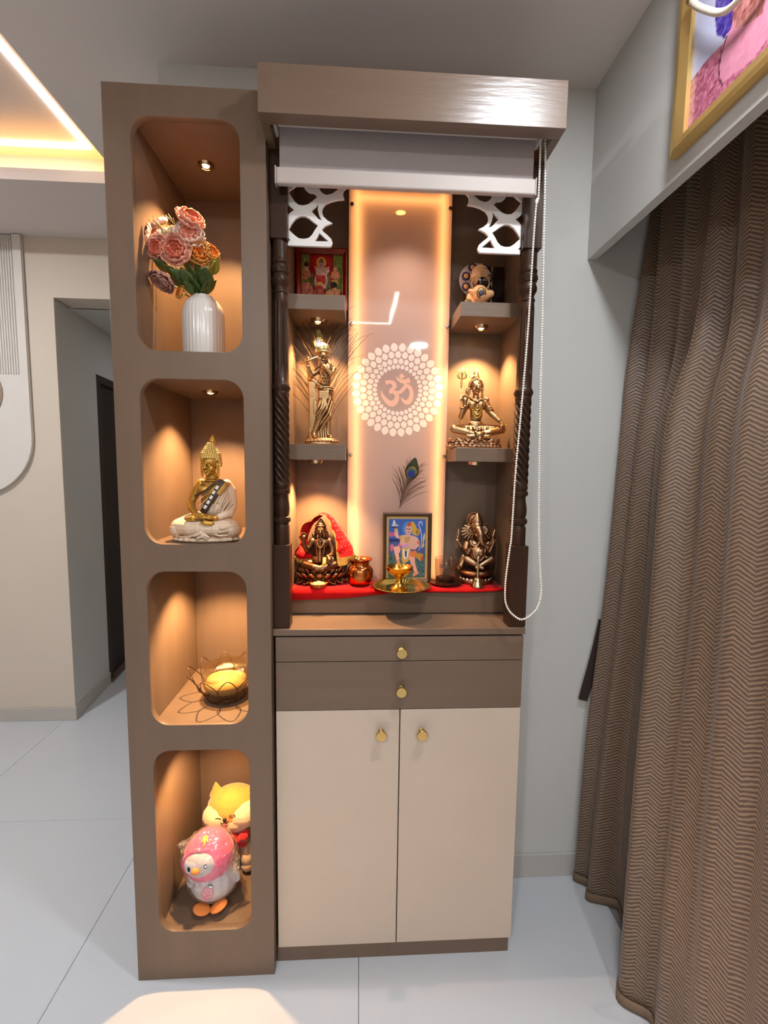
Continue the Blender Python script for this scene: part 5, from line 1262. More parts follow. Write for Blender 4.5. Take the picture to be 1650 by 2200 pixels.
def petal_sheet(w, h, cup, curl, n=6):
    g = []
    for i in range(n + 1):
        v = i / n; ww = w * (0.28 + 0.72 * math.sin(PI * min(1, 0.12 + v * 0.66)) ** 1.0) * (1.0 if v < .85 else 1 - (v - .85) * 2.6)
        row = []
        for k in range(7):
            u = k / 3 - 1.0
            row.append((ww * u, -cup * h * math.sin(PI * v * .62) + cup * .55 * w * u * u * 1.2 - curl * h * max(0, v - .72) * -2.0, h * v * (1 - 0.06 * u * u)))
        g.append(row)
    return B().sheet(g, w * .035)
PM = {'salmon': mat('petal_salmon', (240, 172, 148), .6, var=.12, scale=60, sss=.1), 'pale': mat('petal_pale_pink', (244, 214, 200), .6, var=.08, scale=60, sss=.1), 'peach': mat('petal_peach', (246, 178, 96), .6, var=.14, scale=60, sss=.1), 'cream': mat('petal_cream', (244, 224, 190), .6, var=.08, scale=60, sss=.1), 'mauve': mat('petal_mauve', (190, 138, 122), .65, var=.08, scale=60)}
PHEART = {'salmon': mat('petal_deep_salmon', (230, 126, 98), .6, var=.12, scale=60), 'pale': mat('petal_heart', (236, 150, 124), .6, var=.1, scale=60), 'peach': mat('petal_orange', (240, 140, 52), .6, var=.1, scale=60), 'cream': PM['cream'], 'mauve': PM['mauve']}
M_LEAF = mat('leaf_green', (66, 84, 34), .5, var=.3, scale=40); M_LEAFY = mat('leaf_yellow_green', (140, 136, 48), .5, var=.25, scale=40); M_STEM = mat('stem_green', (84, 78, 32), .6)
PSRC = {}
def flower(px, py, y, rad, kind, face, label, layers_=((7, 1.05, 1.0), (6, .72, .86), (5, .42, .70), (4, .16, .52)), stem=True):
    c = Vector((VX + (px - 437) * .001207 * (1 + (y - .118) / 1.27) , y, VZ + .166 + (636 - py) * .001195))
    t = thing('flower', label, 'flower', tuple(c), group='artificial flowers in the white vase')
    z = Vector(face).normalized(); R_ = z.to_track_quat('Z', 'Y').to_matrix().to_4x4(); rnd = random.Random(int(px * 7 + py))
    for li, (n, op, sc) in enumerate(layers_):
        for q in range(n):
            a = 2 * PI * (q + .5 * (li % 2)) / n + rnd.uniform(-.15, .15); key = (kind, li >= len(layers_) - 2)
            M = R_ @ Matrix.Translation((0, 0, -rad * .35)) @ Matrix.Rotation(a, 4, 'Z') @ Matrix.Translation((0, -rad * .12, 0)) @ Matrix.Rotation(op + rnd.uniform(-.1, .1), 4, 'X') @ Matrix.Scale(rad * sc * rnd.uniform(.92, 1.06), 4)
            if key not in PSRC:
                PSRC[key] = obj('petal', petal_sheet(.62, 1.12, .42, .25), PHEART[kind] if key[1] else PM[kind], t, smooth=True); PSRC[key].matrix_local = M
            else: inst(PSRC[key], 'petal', t, M)
    e = Vector((VX, VY, VZ + .150)) - c
    if stem:
        s0 = -z * rad * .32; s1 = s0 + (-z * .018 + e * .3); P = catmull([s0, s1, e * .75 + Vector((0, 0, .004)), e], 6)
        obj('stem', B().tube(P, .0013, 6), M_STEM, t, smooth=True)
    return t, c
FL = [(422, 478, .095, .027, 'salmon', (.5, -.7, .6), 'topmost salmon rose leaning over the vase'),
      (421, 517, .080, .029, 'pale', (.25, -.9, .35), 'pale pink peony below the topmost rose'),
      (397, 557, .062, .030, 'salmon', (.0, -1, .05), 'large salmon ranunculus in the middle of the bouquet'),
      (356, 554, .070, .024, 'salmon', (-.25, -1, .0), 'ruffled salmon carnation left of the bouquet middle'),
      (319, 527, .085, .027, 'salmon', (-.7, -.7, .3), 'salmon peony at the far left of the bouquet'),
      (345, 517, .090, .021, 'pale', (-.3, -.8, .6), 'open pale blossom with orange heart in the upper left'),
      (318, 558, .090, .024, 'pale', (-.8, -.6, -.15), 'drooping pale pink blossom against the niche wall'),
      (346, 481, .120, .019, 'pale', (-.4, -.5, .9), 'small pale rose bud at the upper left tip'),
      (385, 513, .088, .018, 'cream', (-.1, -.8, .5), 'small cream blossom beside the pale pink peony'),
      (441, 551, .085, .025, 'peach', (.3, -.9, .15), 'yellow peach blossom right of the bouquet middle'),
      (464, 545, .100, .018, 'peach', (.7, -.6, .4), 'small peach blossom at the right edge'),
      (363, 622, .070, .025, 'mauve', (-.35, -.45, -.8), 'dusky pink bud hanging down left of the vase'),
      (396, 634, .090, .014, 'peach', (-.5, -.7, .1), 'tiny orange yellow blossom at the vase neck')]
for a in FL: flower(a[0], a[1], a[2], a[3] * 1.12, *a[4:])
def leaf_mesh(L_, W_, bend, n=7):
    g = []
    for i in range(n + 1):
        v = i / n; w_ = W_ * math.sin(PI * v ** .8) ** .9 + .0003; g.append([(w_ * u, -bend * L_ * v * v + .18 * W_ * u * u, L_ * v) for u in (-1, -.5, 0, .5, 1)])
    return B().sheet(g, .0004)
lsrc = {}
fo = thing('foliage_spray', 'dark green leaves filling the mouth of the white vase', 'foliage', (VX, VY, VZ + .155))
rnd = random.Random(12)
for k, (px, py, L_, m) in enumerate([(470, 570, .055, 1), (476, 560, .045, 1), (462, 590, .06, 0), (455, 612, .05, 0), (470, 605, .05, 0), (440, 590, .05, 0), (425, 605, .055, 0), (405, 592, .06, 0), (385, 595, .06, 0), (372, 585, .055, 0), (395, 610, .05, 0), (365, 600, .05, 0), (412, 620, .045, 0), (430, 622, .045, 0), (446, 580, .055, 0), (362, 505, .03, 1), (357, 492, .028, 1), (372, 500, .03, 1), (450, 630, .04, 0), (352, 575, .045, 0), (415, 575, .05, 0), (434, 570, .045, 0)]):
    tip = Vector(((px - 437) * .001207, rnd.uniform(-.06, -.01), (636 - py) * .001195 + .011)); d = tip.normalized(); base = tip - d * L_
    key = (m, k % 3)
    M = Matrix.Translation(base) @ d.to_track_quat('Z', 'Y').to_matrix().to_4x4() @ Matrix.Rotation(rnd.uniform(-1.2, 1.2), 4, 'Z')
    if key not in lsrc: lsrc[key] = obj('leaf', leaf_mesh(.055, .013 + .003 * (k % 3), .12), (M_LEAF, M_LEAFY)[m], fo, smooth=True); o = lsrc[key]
    else: o = inst(lsrc[key], 'leaf', fo)
    o.matrix_local = M @ Matrix.Scale(L_ / .055, 4)
for (p, q) in (((372, 480), (392, 500)), ((378, 478), (392, 500)), ((322, 470), (350, 500)), ((388, 486), (395, 505))):
    a = Vector(((p[0] - 437) * .001207, -.03, (636 - p[1]) * .001195 + .011)); b_ = Vector(((q[0] - 437) * .001207, -.03, (636 - q[1]) * .001195 + .011))
    obj('sprig', B().tube([a, a.lerp(b_, .5) + Vector((0, -.002, 0)), b_], [.0007, .0011, .0009], 6), mat('sprig_tan', (214, 176, 110), .6), fo)
obj('stem', B().tube([(0, 0, -.10), (.002, 0, .01), (-.03, -.02, .06)], .0016, 6).tube([(0, 0, -.10), (.004, 0, .01), (.03, -.02, .06)], .0016, 6).tube([(0, 0, -.1), (0, 0, .01), (-.06, -.02, .045)], .0016, 6), M_STEM, fo)

# ------------------------------------------------------------------ wire lotus holder with glass bowl
def thin_glass(name, tint=(255, 255, 255), op=0.08, rough=0.04, bump=0.0, bscale=60, refl=0.9, milk=0.0):
    m = bpy.data.materials.new(name); m.use_nodes = True; nt = m.node_tree; nt.nodes.clear(); N = nt.nodes.new; L = nt.links.new
    o = N('ShaderNodeOutputMaterial'); t = N('ShaderNodeBsdfTransparent'); t.inputs[0].default_value = lin(tint); g = N('ShaderNodeBsdfGlossy'); g.inputs['Roughness'].default_value = rough
    lw = N('ShaderNodeLayerWeight'); pw = N('ShaderNodeMath'); pw.operation = 'POWER'; pw.inputs[1].default_value = 2.6; L(lw.outputs['Facing'], pw.inputs[0])
    ml = N('ShaderNodeMath'); ml.operation = 'MULTIPLY_ADD'; ml.inputs[1].default_value = refl * .6; ml.inputs[2].default_value = op; L(pw.outputs[0], ml.inputs[0])
    x = N('ShaderNodeMixShader'); L(ml.outputs[0], x.inputs[0]); L(t.outputs[0], x.inputs[1]); L(g.outputs[0], x.inputs[2]); L(x.outputs[0], o.inputs[0])
    if milk:
        df = N('ShaderNodeBsdfDiffuse'); df.inputs[0].default_value = (.9, .88, .86, 1); y = N('ShaderNodeMixShader'); y.inputs[0].default_value = milk; L(x.outputs[0], y.inputs[1]); L(df.outputs[0], y.inputs[2]); L(y.outputs[0], o.inputs[0])
    if bump:
        v = N('ShaderNodeTexVoronoi'); v.inputs['Scale'].default_value = bscale; v.feature = 'F1'
        bp = N('ShaderNodeBump'); bp.inputs['Strength'].default_value = bump; bp.inputs['Distance'].default_value = .004; L(v.outputs['Distance'], bp.inputs['Height']); L(bp.outputs[0], g.inputs['Normal']); L(bp.outputs[0], lw.inputs['Normal'])
    return m
BX, BY, BZ = 0.2080, 0.150, 0.7308
wl_ = thing('wire_lotus_holder', 'dark wire lotus shaped holder around the glass bowl', 'candle holder', (BX, BY, BZ))
M_WIRE = mat('bronze_wire', (92, 66, 40), .3, .8, var=.1)
ring = B(); ringtube(ring, (0, 0, .0035), .052, .052, .0019, n=40); ringtube(ring, (0, 0, .013), .058, .058, .0012, n=40); obj('base_ring', ring, M_WIRE, wl_, smooth=True)
NP = 10
pb_ = B(); pb_.tube(catmull([(.0475 * math.cos(s), .0475 * math.sin(s), .0035) if False else Vector((rr * math.cos(s), rr * math.sin(s), z)) for s, rr, z in ((-.08, .0525, .004), (-.34, .070, .026), (-.29, .086, .056), (0, .108, .091), (.29, .086, .056), (.34, .070, .026), (.08, .0525, .004))], 5), .0013, 6)
src = obj('wire_petal', pb_, M_WIRE, wl_, smooth=True)
for q in range(1, NP): inst(src, 'wire_petal', wl_, Matrix.Rotation(2 * PI * q / NP, 4, 'Z'))
gb = thing('glass_bowl', 'crackled glass bowl with yellow wax inside the wire lotus', 'bowl', (BX, BY, BZ + .0065))
obj('glass', B().lathe([(0, 0), (.030, .001), (.048, .008), (.062, .027), (.0670, .050), (.0645, .072), (.0580, .090), (.0560, .0925), (.0545, .091), (.0615, .071), (.0640, .050), (.0590, .028), (.045, .011), (0, .004)], 48), thin_glass('crackle_glass', (250, 240, 220), .12, .08, 1.0, 55), gb, smooth=True)
wx = B().ell((0, 0, .034), (.0595, .0595, .028), u=32, v=16).ell((-.012, -.005, .048), (.042, .040, .017)).ell((.016, .006, .046), (.040, .038, .015)).ell((0, 0, .026), (.052, .052, .021)); me = fuse(wx, .0016, 2)
obj('wax', me, mat('yellow_wax', (238, 218, 150), .5, rgb2=(220, 186, 104), scale=45, bump=.5, bscale=90, sss=.1), gb, smooth=True)

# ------------------------------------------------------------------ plush toys
M_ORANGE = mat('plush_orange', (214, 140, 58), .9, var=.08, scale=30, sheen=.4, bump=.25, bscale=400); M_PCREAM = mat('plush_cream', (222, 186, 146), .9, var=.05, scale=30, sheen=.4, bump=.25, bscale=400)
M_RED = mat('plush_red', (206, 22, 26), .8, var=.12, scale=30, sheen=.4, bump=.2, bscale=300); M_BLACK = mat('black_thread', (22, 16, 14), .4, var=0)
def shiba():
    f = Fig(950, 1650, .000203); r = f.r
    t = thing('dog_plush', 'orange and cream smiling dog plush with red bow', 'plush toy', (0.1965, 0.243, 0.1425))
    hc = f(960, 815, 0)
    b = B().ell(hc, (r(425), r(335), r(325))).ell(f(1000, 1390, 60), (r(290), r(240), r(230))).ell(f(1000, 1530, 60), (r(330), r(250), r(125))).limb([f(960, 1050, 20), f(980, 1200, 40)], [r(250), r(250)])
    for u, s in ((668, -1), (1250, 1)):
        for k in range(11): q = k / 10; b.ell(f(u - s * 34 * (1 - q), 640 - 190 * q, 30), (r(118 * (1 - q) + 24), r(62 * (1 - q) + 20), r(40)), u=10, v=8)
    obj('body', fuse(b, .003, 2), M_ORANGE, t, smooth=True)
    b = B()
    for u, v, rx, rz in ((770, 850, 262, 200), (1140, 810, 275, 215), (960, 900, 345, 190)): b.ell(f(u, v, -128), (r(rx), r(225), r(rz)))
    obj('face', fuse(b, .0025, 3), M_PCREAM, t, smooth=True)
    def fz(u, v): return -351 + ((u - 960) / 400.0) ** 2 * 150 + ((v - 880) / 260.0) ** 2 * 70
    b = B().ell(f(905, 764, fz(905, 764) - 8), (r(30), r(24), r(26))); obj('nose', b, M_BLACK, t, smooth=True)
    for u0, v0 in ((800, 767), (1015, 712)):
        obj('eye', B().tube([f(u0 + math.cos(a) * 42, v0 - math.sin(a) * 26 + 8, fz(u0, v0) - 8) for a in [PI * i / 8 for i in range(9)]], r(6), 6), M_BLACK, t)
    obj('mouth', B().tube(catmull([f(848, 807, fz(848, 807) - 4), f(872, 824, fz(872, 824) - 8), f(903, 797, fz(903, 797) - 10), f(935, 817, fz(935, 817) - 8), f(962, 782, fz(962, 782) - 4)], 4), r(6), 6), M_BLACK, t)
    obj('tongue', B().ell(f(908, 836, fz(908, 836) - 4), (r(28), r(12), r(30))), mat('tongue_pink', (232, 120, 120), .7, var=0), t, smooth=True)
    b = B()
    for s in (-1, 1):
        b.limb([f(1085, 1140, -270), f(1085 + s*85, 1080, -285), f(1085 + s*125, 1040, -270)], [r(52), r(80), r(44)], 10); b.limb([f(1085, 1140, -270), f(1085 + s*70, 1210, -280)], [r(54), r(56)], 10)
    b.ell(f(1085, 1135, -290), r(62)); b.ell(f(1085, 1230, -260), (r(115), r(54), r(60))); obj('bow', fuse(b, .0022, 2), M_RED, t, smooth=True)
    for s, u in ((-1, 760), (1, 1215)):
        obj('paw', B().limb([f(u - s*60, 1330, -130), f(u, 1430, -230), f(u + s*8, 1540, -290)], [r(100), r(105), r(100)], 16), M_PCREAM, t, smooth=True)
shiba()
def penguin():
    f = Fig(700, 2085, .0001835); r = f.r
    t = thing('penguin_plush', 'small grey penguin plush with pink strawberry hood wrapped in clear plastic', 'plush toy', (0.1735, 0.092, 0.1470)); t.rotation_euler = (-0.12, 0, 0.06)
    M_GREY = mat('plush_grey', (206, 202, 206), .9, var=.06, scale=30, sheen=.4, bump=.25, bscale=400); M_PINK = mat('plush_pink', (238, 88, 138), .85, var=.08, scale=24, sheen=.4, bump=.2, bscale=400); M_OR = mat('plush_beak', (238, 140, 70), .8, var=.06)
    b = B().ell(f(715, 1790, 20), (r(365), r(310), r(290))).ell(f(690, 1580, 10), (r(300), r(260), r(230)))
    b.limb([f(1000, 1620, -40), f(1080, 1760, -60)], [r(90), r(60)]); b.limb([f(420, 1620, -60), f(385, 1760, -90)], [r(90), r(60)])
    obj('body', fuse(b, .0025, 3), M_GREY, t, smooth=True)
    b = B().ell(f(640, 1420, 0), (r(400), r(320), r(375))).ell(f(655, 1270, 10), (r(320), r(270), r(250)))
    obj('hood', fuse(b, .0025, 3), M_PINK, t, smooth=True)
    b = B(); b.tube([f(583 + math.cos(a) * 272, 1383 - math.sin(a) * 208, -238 + 50 * abs(math.cos(a))) for a in [2*PI*i/28 for i in range(28)]], r(34), 8, closed=True); obj('hood_rim', b, M_PINK, t, smooth=True)
    obj('face', B().ell(f(580, 1385, -200), (r(262), r(150), r(200)), u=28, v=18), M_GREY, t, smooth=True)
    for u, v in ((430, 1392), (662, 1360)): obj('eye', B().ell(f(u, v, -346 + abs(u - 580) * .24), (r(34), r(20), r(42))), mat('plush_eye', (30, 24, 24), .15, var=0), t, smooth=True)
    obj('beak', B().ell(f(530, 1400, -356), (r(66), r(50), r(46))), M_OR, t, smooth=True)
    b = B()
    for k in range(5):
        a = PI * .1 + 2*PI*k/5; p = f(615 + math.cos(a) * 85, 1075 + 12, -120 + math.sin(a) * 85); b.limb([f(615, 1055, -120), p], [r(26), r(9)], 8)
    b.limb([f(615, 1055, -130), f(612, 1120, -235)], [r(32), r(8)], 8); obj('hood_leaf', b, mat('leaf_plush_yellow', (238, 208, 80), .8), t, smooth=True)
    for u, v, a in ((600, 2050, .25), (850, 2030, -.35)): obj('foot', B().ell(f(u, v, -250), (r(135), r(120), r(44)), rot=(0, a, 0)), M_OR, t, smooth=True)
    b = B().ell(f(690, 1790, -292), (r(88), r(22), r(112)), rot=(.0, .3, 0)); bd_ = obj('strawberry_patch', b, mat('patch_pink', (214, 110, 140), .8, rgb2=(240, 180, 190), scale=180), t, smooth=True)
    obj('patch_leaf', B().ell(f(735, 1680, -300), (r(42), r(16), r(30)), rot=(0, .6, 0)), mat('patch_leaf', (120, 118, 120), .8), bd_, smooth=True)
    # crinkled clear bag
    b = B().ell(f(650, 1410, -10), (r(440), r(355), r(415))).ell(f(715, 1760, 10), (r(405), r(350), r(325))).limb([f(680, 1480, 0), f(690, 1560, 0)], [r(345), r(350)])
    me = fuse(b, .0045, 3)
    from mathutils import noise
    for v in me.vertices:
        n = noise.noise(v.co * 62.0) + .6 * abs(noise.noise(v.co * 130.0)); v.co += v.normal * (.0042 * n + .0012 * noise.noise(v.co * 400.0)); v.co.z = max(v.co.z, -.006)
    M_BAG = thin_glass('clear_bag', (255, 252, 250), .10, .14, 0.0, 60, 1.0, milk=.05)
    bag = obj('clear_bag', me, M_BAG, t)
    def flap(pts, m_, nm):
        g = []; n = len(pts)
        for i in range(10):
            row = []
            for j in range(8):
                q = i / 9; s = j / 7; p = Vector(f(*pts[0])).lerp(f(*pts[1]), q).lerp(Vector(f(*pts[3])).lerp(f(*pts[2]), q), s); row.append(p + Vector((0, .004 * math.sin(i * 1.9 + j * 2.7) + .003 * math.sin(j * 5.1 - i), .002 * math.cos(i * 2.3 + j))))
            g.append(row)
        obj(nm, B().sheet(g, .0004), m_, bag, smooth=False)
    flap([(430, 1100, 60), (500, 1130, 20), (280, 1360, -60), (130, 1230, 20)], M_BAG, 'bag_flap'); flap([(1040, 1260, -110), (1150, 1380, -140), (1130, 1600, -160), (960, 1520, -240)], M_BAG, 'bag_flap')
penguin()

# ------------------------------------------------------------------ shrine platform: cloth and vessels
CZ = 1.0525
g = []
NXc = 44
for i in range(NXc + 1):
    x = 0.4000 + (1.0190 - 0.4000) * i / NXc; q = i / NXc; row = []
    drop = 1.019 + 0.030 * q ** 0.8 - .004 * math.sin(q * 9)
    yf = .1440
    for (y, z) in ((.2685, CZ - .003), (.24, CZ - .003), (.21, CZ - .003), (.18, CZ - .003), (.160, CZ - .003), (yf + .004, CZ - .0034), (yf, CZ - .0068), (yf - .0006, (CZ + drop) / 2), (yf - .0004 + .002 * math.sin(q * 14), drop)):
        row.append((x, y, z + (.0006 * math.sin(i * 1.3 + y * 90) if y > .15 else 0)))
    g.append(row)
me = B().sheet(g, .0028); bmesh.ops.recalc_face_normals(me.bm, faces=list(me.bm.faces))
obj('altar_cloth', me, mat('red_velvet', (192, 8, 10), .85, var=.14, scale=24, spec=.2, sheen=.08, bump=.2, bscale=300), smooth=True, label='red cloth spread over the shrine platform', cat='cloth')
M_COPPER = mat('polished_copper', (206, 118, 62), .16, 1.0, var=.1, scale=20); M_BRASSY = mat('polished_brass', (232, 186, 88), .17, 1.0, var=.06, scale=20)
obj('copper_pot', B().lathe([(0, .0), (.022, .0005), (.026, .002), (.0345, .012), (.0385, .026), (.0395, .040), (.0375, .050), (.0315, .057), (.0275, .060), (.0265, .064), (.0275, .069), (.0335, .0755), (.0365, .0785), (.0360, .0795), (.0325, .0775), (.0255, .069), (.0245, .062), (.0355, .048), (.037, .036), (.03, .010), (0, .006)], 48), M_COPPER, auto=60,
    label='round copper water pot beside the red veiled figurine', cat='pot').location = (0.5955, 0.188, CZ)
# fluted brass plate
def pm(r, z, a): return r + (0.0012 * math.cos(a * 60) if r > .055 else 0)
obj('brass_plate', B().lathe([(0, 0), (.054, .0), (.058, .0015), (.078, .010), (.0845, .0125), (.0850, .0135), (.0840, .0145), (.077, .0120), (.057, .0035), (.053, .002), (0, .0018)], 240, mod=pm), M_BRASSY, smooth=True,
    label='fluted brass plate under the footed lamp', cat='plate').location = (0.7135, 0.1360, CZ)
dy = thing('footed_oil_lamp', 'shiny brass footed oil lamp standing on the fluted plate', 'oil lamp', (0.7085, 0.142, CZ + .0019))
obj('cup', B().lathe([(.0265, .0), (.0265, .0018), (.020, .006), (.0105, .016), (.0075, .026), (.0085, .030), (.016, .035), (.029, .044), (.0375, .055), (.0402, .0635), (.0392, .064), (.0355, .056), (.026, .046), (0, .040)], 48), M_BRASSY, dy, auto=50)
st_ = B(); 
for k in range(4): st_.limb([(0, 0, .062), (math.cos(k*PI/2 + .3) * .011, math.sin(k*PI/2 + .3) * .011, .0655)], [.0028, .001], 6)
st_.tube([(0, 0, .040), (0, 0, .063)], .0025, 8); obj('wick_holder', st_, M_BRASSY, dy, smooth=True)
sp_ = obj('small_plate', B().lathe([(0, 0), (.036, 0), (.044, .003), (.0515, .0075), (.0520, .0085), (.0435, .0050), (.036, .002), (0, .0018)], 48), mat('dark_copper', (140, 92, 54), .22, 1.0, var=.15), auto=50,
    label='small dark copper plate under the drinking glass', cat='plate'); sp_.location = (0.8535, 0.1990, CZ)
gl = obj('drinking_glass', B().lathe([(0, 0), (.0285, 0), (.0300, .002), (.0330, .078), (.0332, .0785), (.0322, .0785), (.0290, .006), (0, .005)], 48), thin_glass('clear_glass', (255, 250, 246), .05, .02), smooth=True,
    label='clear drinking glass on the small copper plate', cat='glass'); gl.location = (0.8535, 0.1990, CZ + .0021)
obj('dark_liquid', B().lathe([(0, .0), (.0268, .0), (.0280, .010), (.0278, .0135), (.0255, .0145), (0, .0142)], 40), mat('black_wax', (26, 16, 20), .15, var=.1), smooth=True,
    label='black wax puck at the bottom of the drinking glass', cat='wax').location = (0.8535, 0.1990, CZ + .0075)
bl = thing('hand_bell', 'small silvery brass hand bell standing in front of the elephant-headed figurine', 'bell', (0.9440, 0.1645, CZ))
M_BELL = mat('bell_metal', (214, 188, 146), .2, 1.0, var=.06)
obj('bell_body', B().lathe([(.0205, .0), (.0210, .0015), (.0190, .006), (.0150, .014), (.0130, .020), (.0122, .0245), (.0090, .028), (0, .029)], 40), M_BELL, bl, auto=50)
obj('handle', B().lathe([(.0040, .028), (.0046, .030), (.0050, .036), (.0040, .050), (.0036, .060), (.0050, .063), (.0036, .067), (.0030, .076), (.0052, .080), (.0042, .086), (.0024, .091), (.0, .0925)], 20), M_BELL, bl, smooth=True)
rc = thing('offering_cup', 'tiny red edged cup of rice grains before the red veiled figurine', 'cup', (0.4745, 0.1600, CZ)); rc.scale = (1.2, 1.2, 1.2)
obj('cup', B().lathe([(0, 0), (.013, 0), (.0165, .004), (.0205, .009), (.0212, .0105), (.0195, .0105), (.015, .006), (0, .005)], 36, flutes=18, depth=.0008), mat('cup_red', (176, 44, 24), .4, .2, rgb2=(214, 160, 70), scale=160), rc, auto=50)
gr = B(); rnd = random.Random(2)
for k in range(130):
    a = rnd.random() * 2 * PI; q = math.sqrt(rnd.random()); gr.ell((math.cos(a) * q * .0155, math.sin(a) * q * .0155, .0085 + .006 * (1 - q) + rnd.uniform(0, .001)), (.0026, .0009, .0009), rot=(rnd.uniform(-.4, .4), rnd.uniform(-.4, .4), rnd.random() * 3), u=6, v=4)
gr.ell((0, 0, .007), (.0165, .0165, .005)); obj('rice', gr, mat('rice_yellow', (236, 216, 150), .6, var=.1, scale=300), rc, smooth=True, kind='stuff')

# ------------------------------------------------------------------ framed pictures in the shrine
def z8(x, y): return ((x - 190) / 1250.0, 1 - (y - 255) / 1735.0)
def Z8(*pts): return [z8(x, y) for x, y in pts]
sk = (226, 168, 150); yl = (206, 160, 58); pk_ = (214, 110, 130)
def bgh(u, v):
    if u < .06 or u > .945 or v > .955 or v < .02: return (196, 160, 96)
    if v > .62: return (38 + 20*v, 92, 168)
    if v > .40: return (70, 84, 140)
    return speck((66, 96, 96), 26, 2, 50)(u, v)
sh8 = [('e', (74, 128, 196), *z8(830, 610), .13, .12), ('p', (34, 34, 90), Z8((260, 890), (560, 880), (620, 960), (300, 970))),
  ('e', (196, 90, 130), *z8(350, 760), .07, .04), ('p', speck((200, 200, 204), 40, 7, 40), Z8((380, 480), (400, 370), (440, 380), (470, 470), (560, 520), (520, 545), (330, 530))), ('p', (46, 46, 60), Z8((320, 550), (560, 545), (500, 580), (340, 575))),
  ('p', sk, Z8((430, 620), (490, 590), (530, 640), (560, 800), (590, 880), (500, 860), (440, 800))), ('p', (214, 170, 60), Z8((430, 620), (500, 590), (530, 630), (450, 680))),
  ('p', pk_, Z8((310, 1050), (380, 1030), (430, 1080), (400, 1200), (340, 1240), (310, 1160))), ('p', pk_, Z8((560, 1030), (680, 1000), (720, 1080), (620, 1110), (540, 1080))),
  ('p', yl, Z8((900, 430), (980, 400), (1060, 500), (1090, 590), (1190, 640), (1170, 770), (1070, 800), (980, 760), (950, 620))), ('e', (150, 112, 40), *z8(1110, 690), .035, .04), ('e', sk, *z8(850, 630), .075, .085), ('p', (206, 66, 44), Z8((800, 520), (840, 440), (920, 430), (930, 520), (860, 550))),
  ('e', (60, 40, 60), *z8(800, 610), .018, .012), ('e', (60, 40, 60), *z8(875, 615), .022, .012), ('e', (196, 90, 96), *z8(850, 700), .03, .012),
  ('p', sk, Z8((600, 800), (760, 770), (960, 790), (1120, 840), (1190, 960), (1180, 1080), (1060, 1180), (900, 1160), (700, 1100), (600, 1020))),
  ('p', yl, Z8((590, 800), (660, 780), (640, 940), (600, 980))), ('p', (196, 150, 90), Z8((720, 830), (920, 820), (880, 960), (780, 1010), (740, 940))), ('e', sk, *z8(960, 960), .06, .045), ('p', (216, 110, 60), Z8((1120, 930), (1180, 960), (1170, 1040), (1110, 1010))),
  ('l', (200, 190, 214), .018, Z8((1170, 1190), (1240, 1050), (1250, 800), (1200, 600), (1150, 480), (1180, 410), (1240, 420), (1260, 500))), ('p', (204, 186, 130), Z8((1290, 820), (1340, 700), (1350, 860), (1310, 980), (1340, 1080), (1250, 1150), (1280, 1000))),
  ('p', (204, 150, 190), Z8((660, 1040), (860, 1030), (880, 1120), (680, 1130))), ('p', sk, Z8((410, 1110), (560, 1080), (630, 1150), (600, 1260), (560, 1290), (590, 1430), (560, 1500), (510, 1480), (440, 1260))), ('p', (222, 140, 110), Z8((520, 1490), (600, 1480), (620, 1600), (500, 1600))),
  ('p', (202, 160, 96), Z8((650, 1130), (900, 1130), (960, 1300), (880, 1480), (720, 1580), (670, 1480))), ('p', (228, 226, 220), Z8((690, 1170), (740, 1170), (760, 1400), (800, 1400), (830, 1170), (880, 1170), (840, 1380), (770, 1450), (710, 1400))), ('p', (70, 60, 120), Z8((750, 1220), (820, 1220), (800, 1400), (760, 1400))),
  ('p', (226, 120, 60), Z8((900, 1240), (1080, 1200), (1120, 1260), (1060, 1390), (900, 1360))), ('p', (196, 140, 50), Z8((1080, 1290), (1200, 1270), (1310, 1310), (1300, 1460), (1210, 1500), (1080, 1380))), ('p', (200, 70, 70), Z8((1220, 1420), (1310, 1340), (1300, 1480), (1230, 1490))),
  ('p', sk, Z8((880, 1370), (1060, 1380), (1060, 1520), (1110, 1700), (1140, 1790), (1060, 1850), (1010, 1700), (930, 1560))), ('p', (60, 60, 140), Z8((760, 1600), (900, 1530), (960, 1640), (900, 1680))), ('p', (226, 150, 120), Z8((1040, 1790), (1160, 1780), (1170, 1850), (1040, 1930), (990, 1920)))]
picture_frame('framed_blue_picture', 'dark framed print of a striding figure on blue leaning on the centre panel', 'picture',
    Matrix.Translation((0.7378, 0.2225, 1.0530)) @ Matrix.Rotation(-.018, 4, 'X'), 0.148, 0.2135, 0.0105, 0.010, mat('brown_frame', (66, 44, 26), .4, var=.2, scale=80), layers(bgh, sh8), 130, 180)
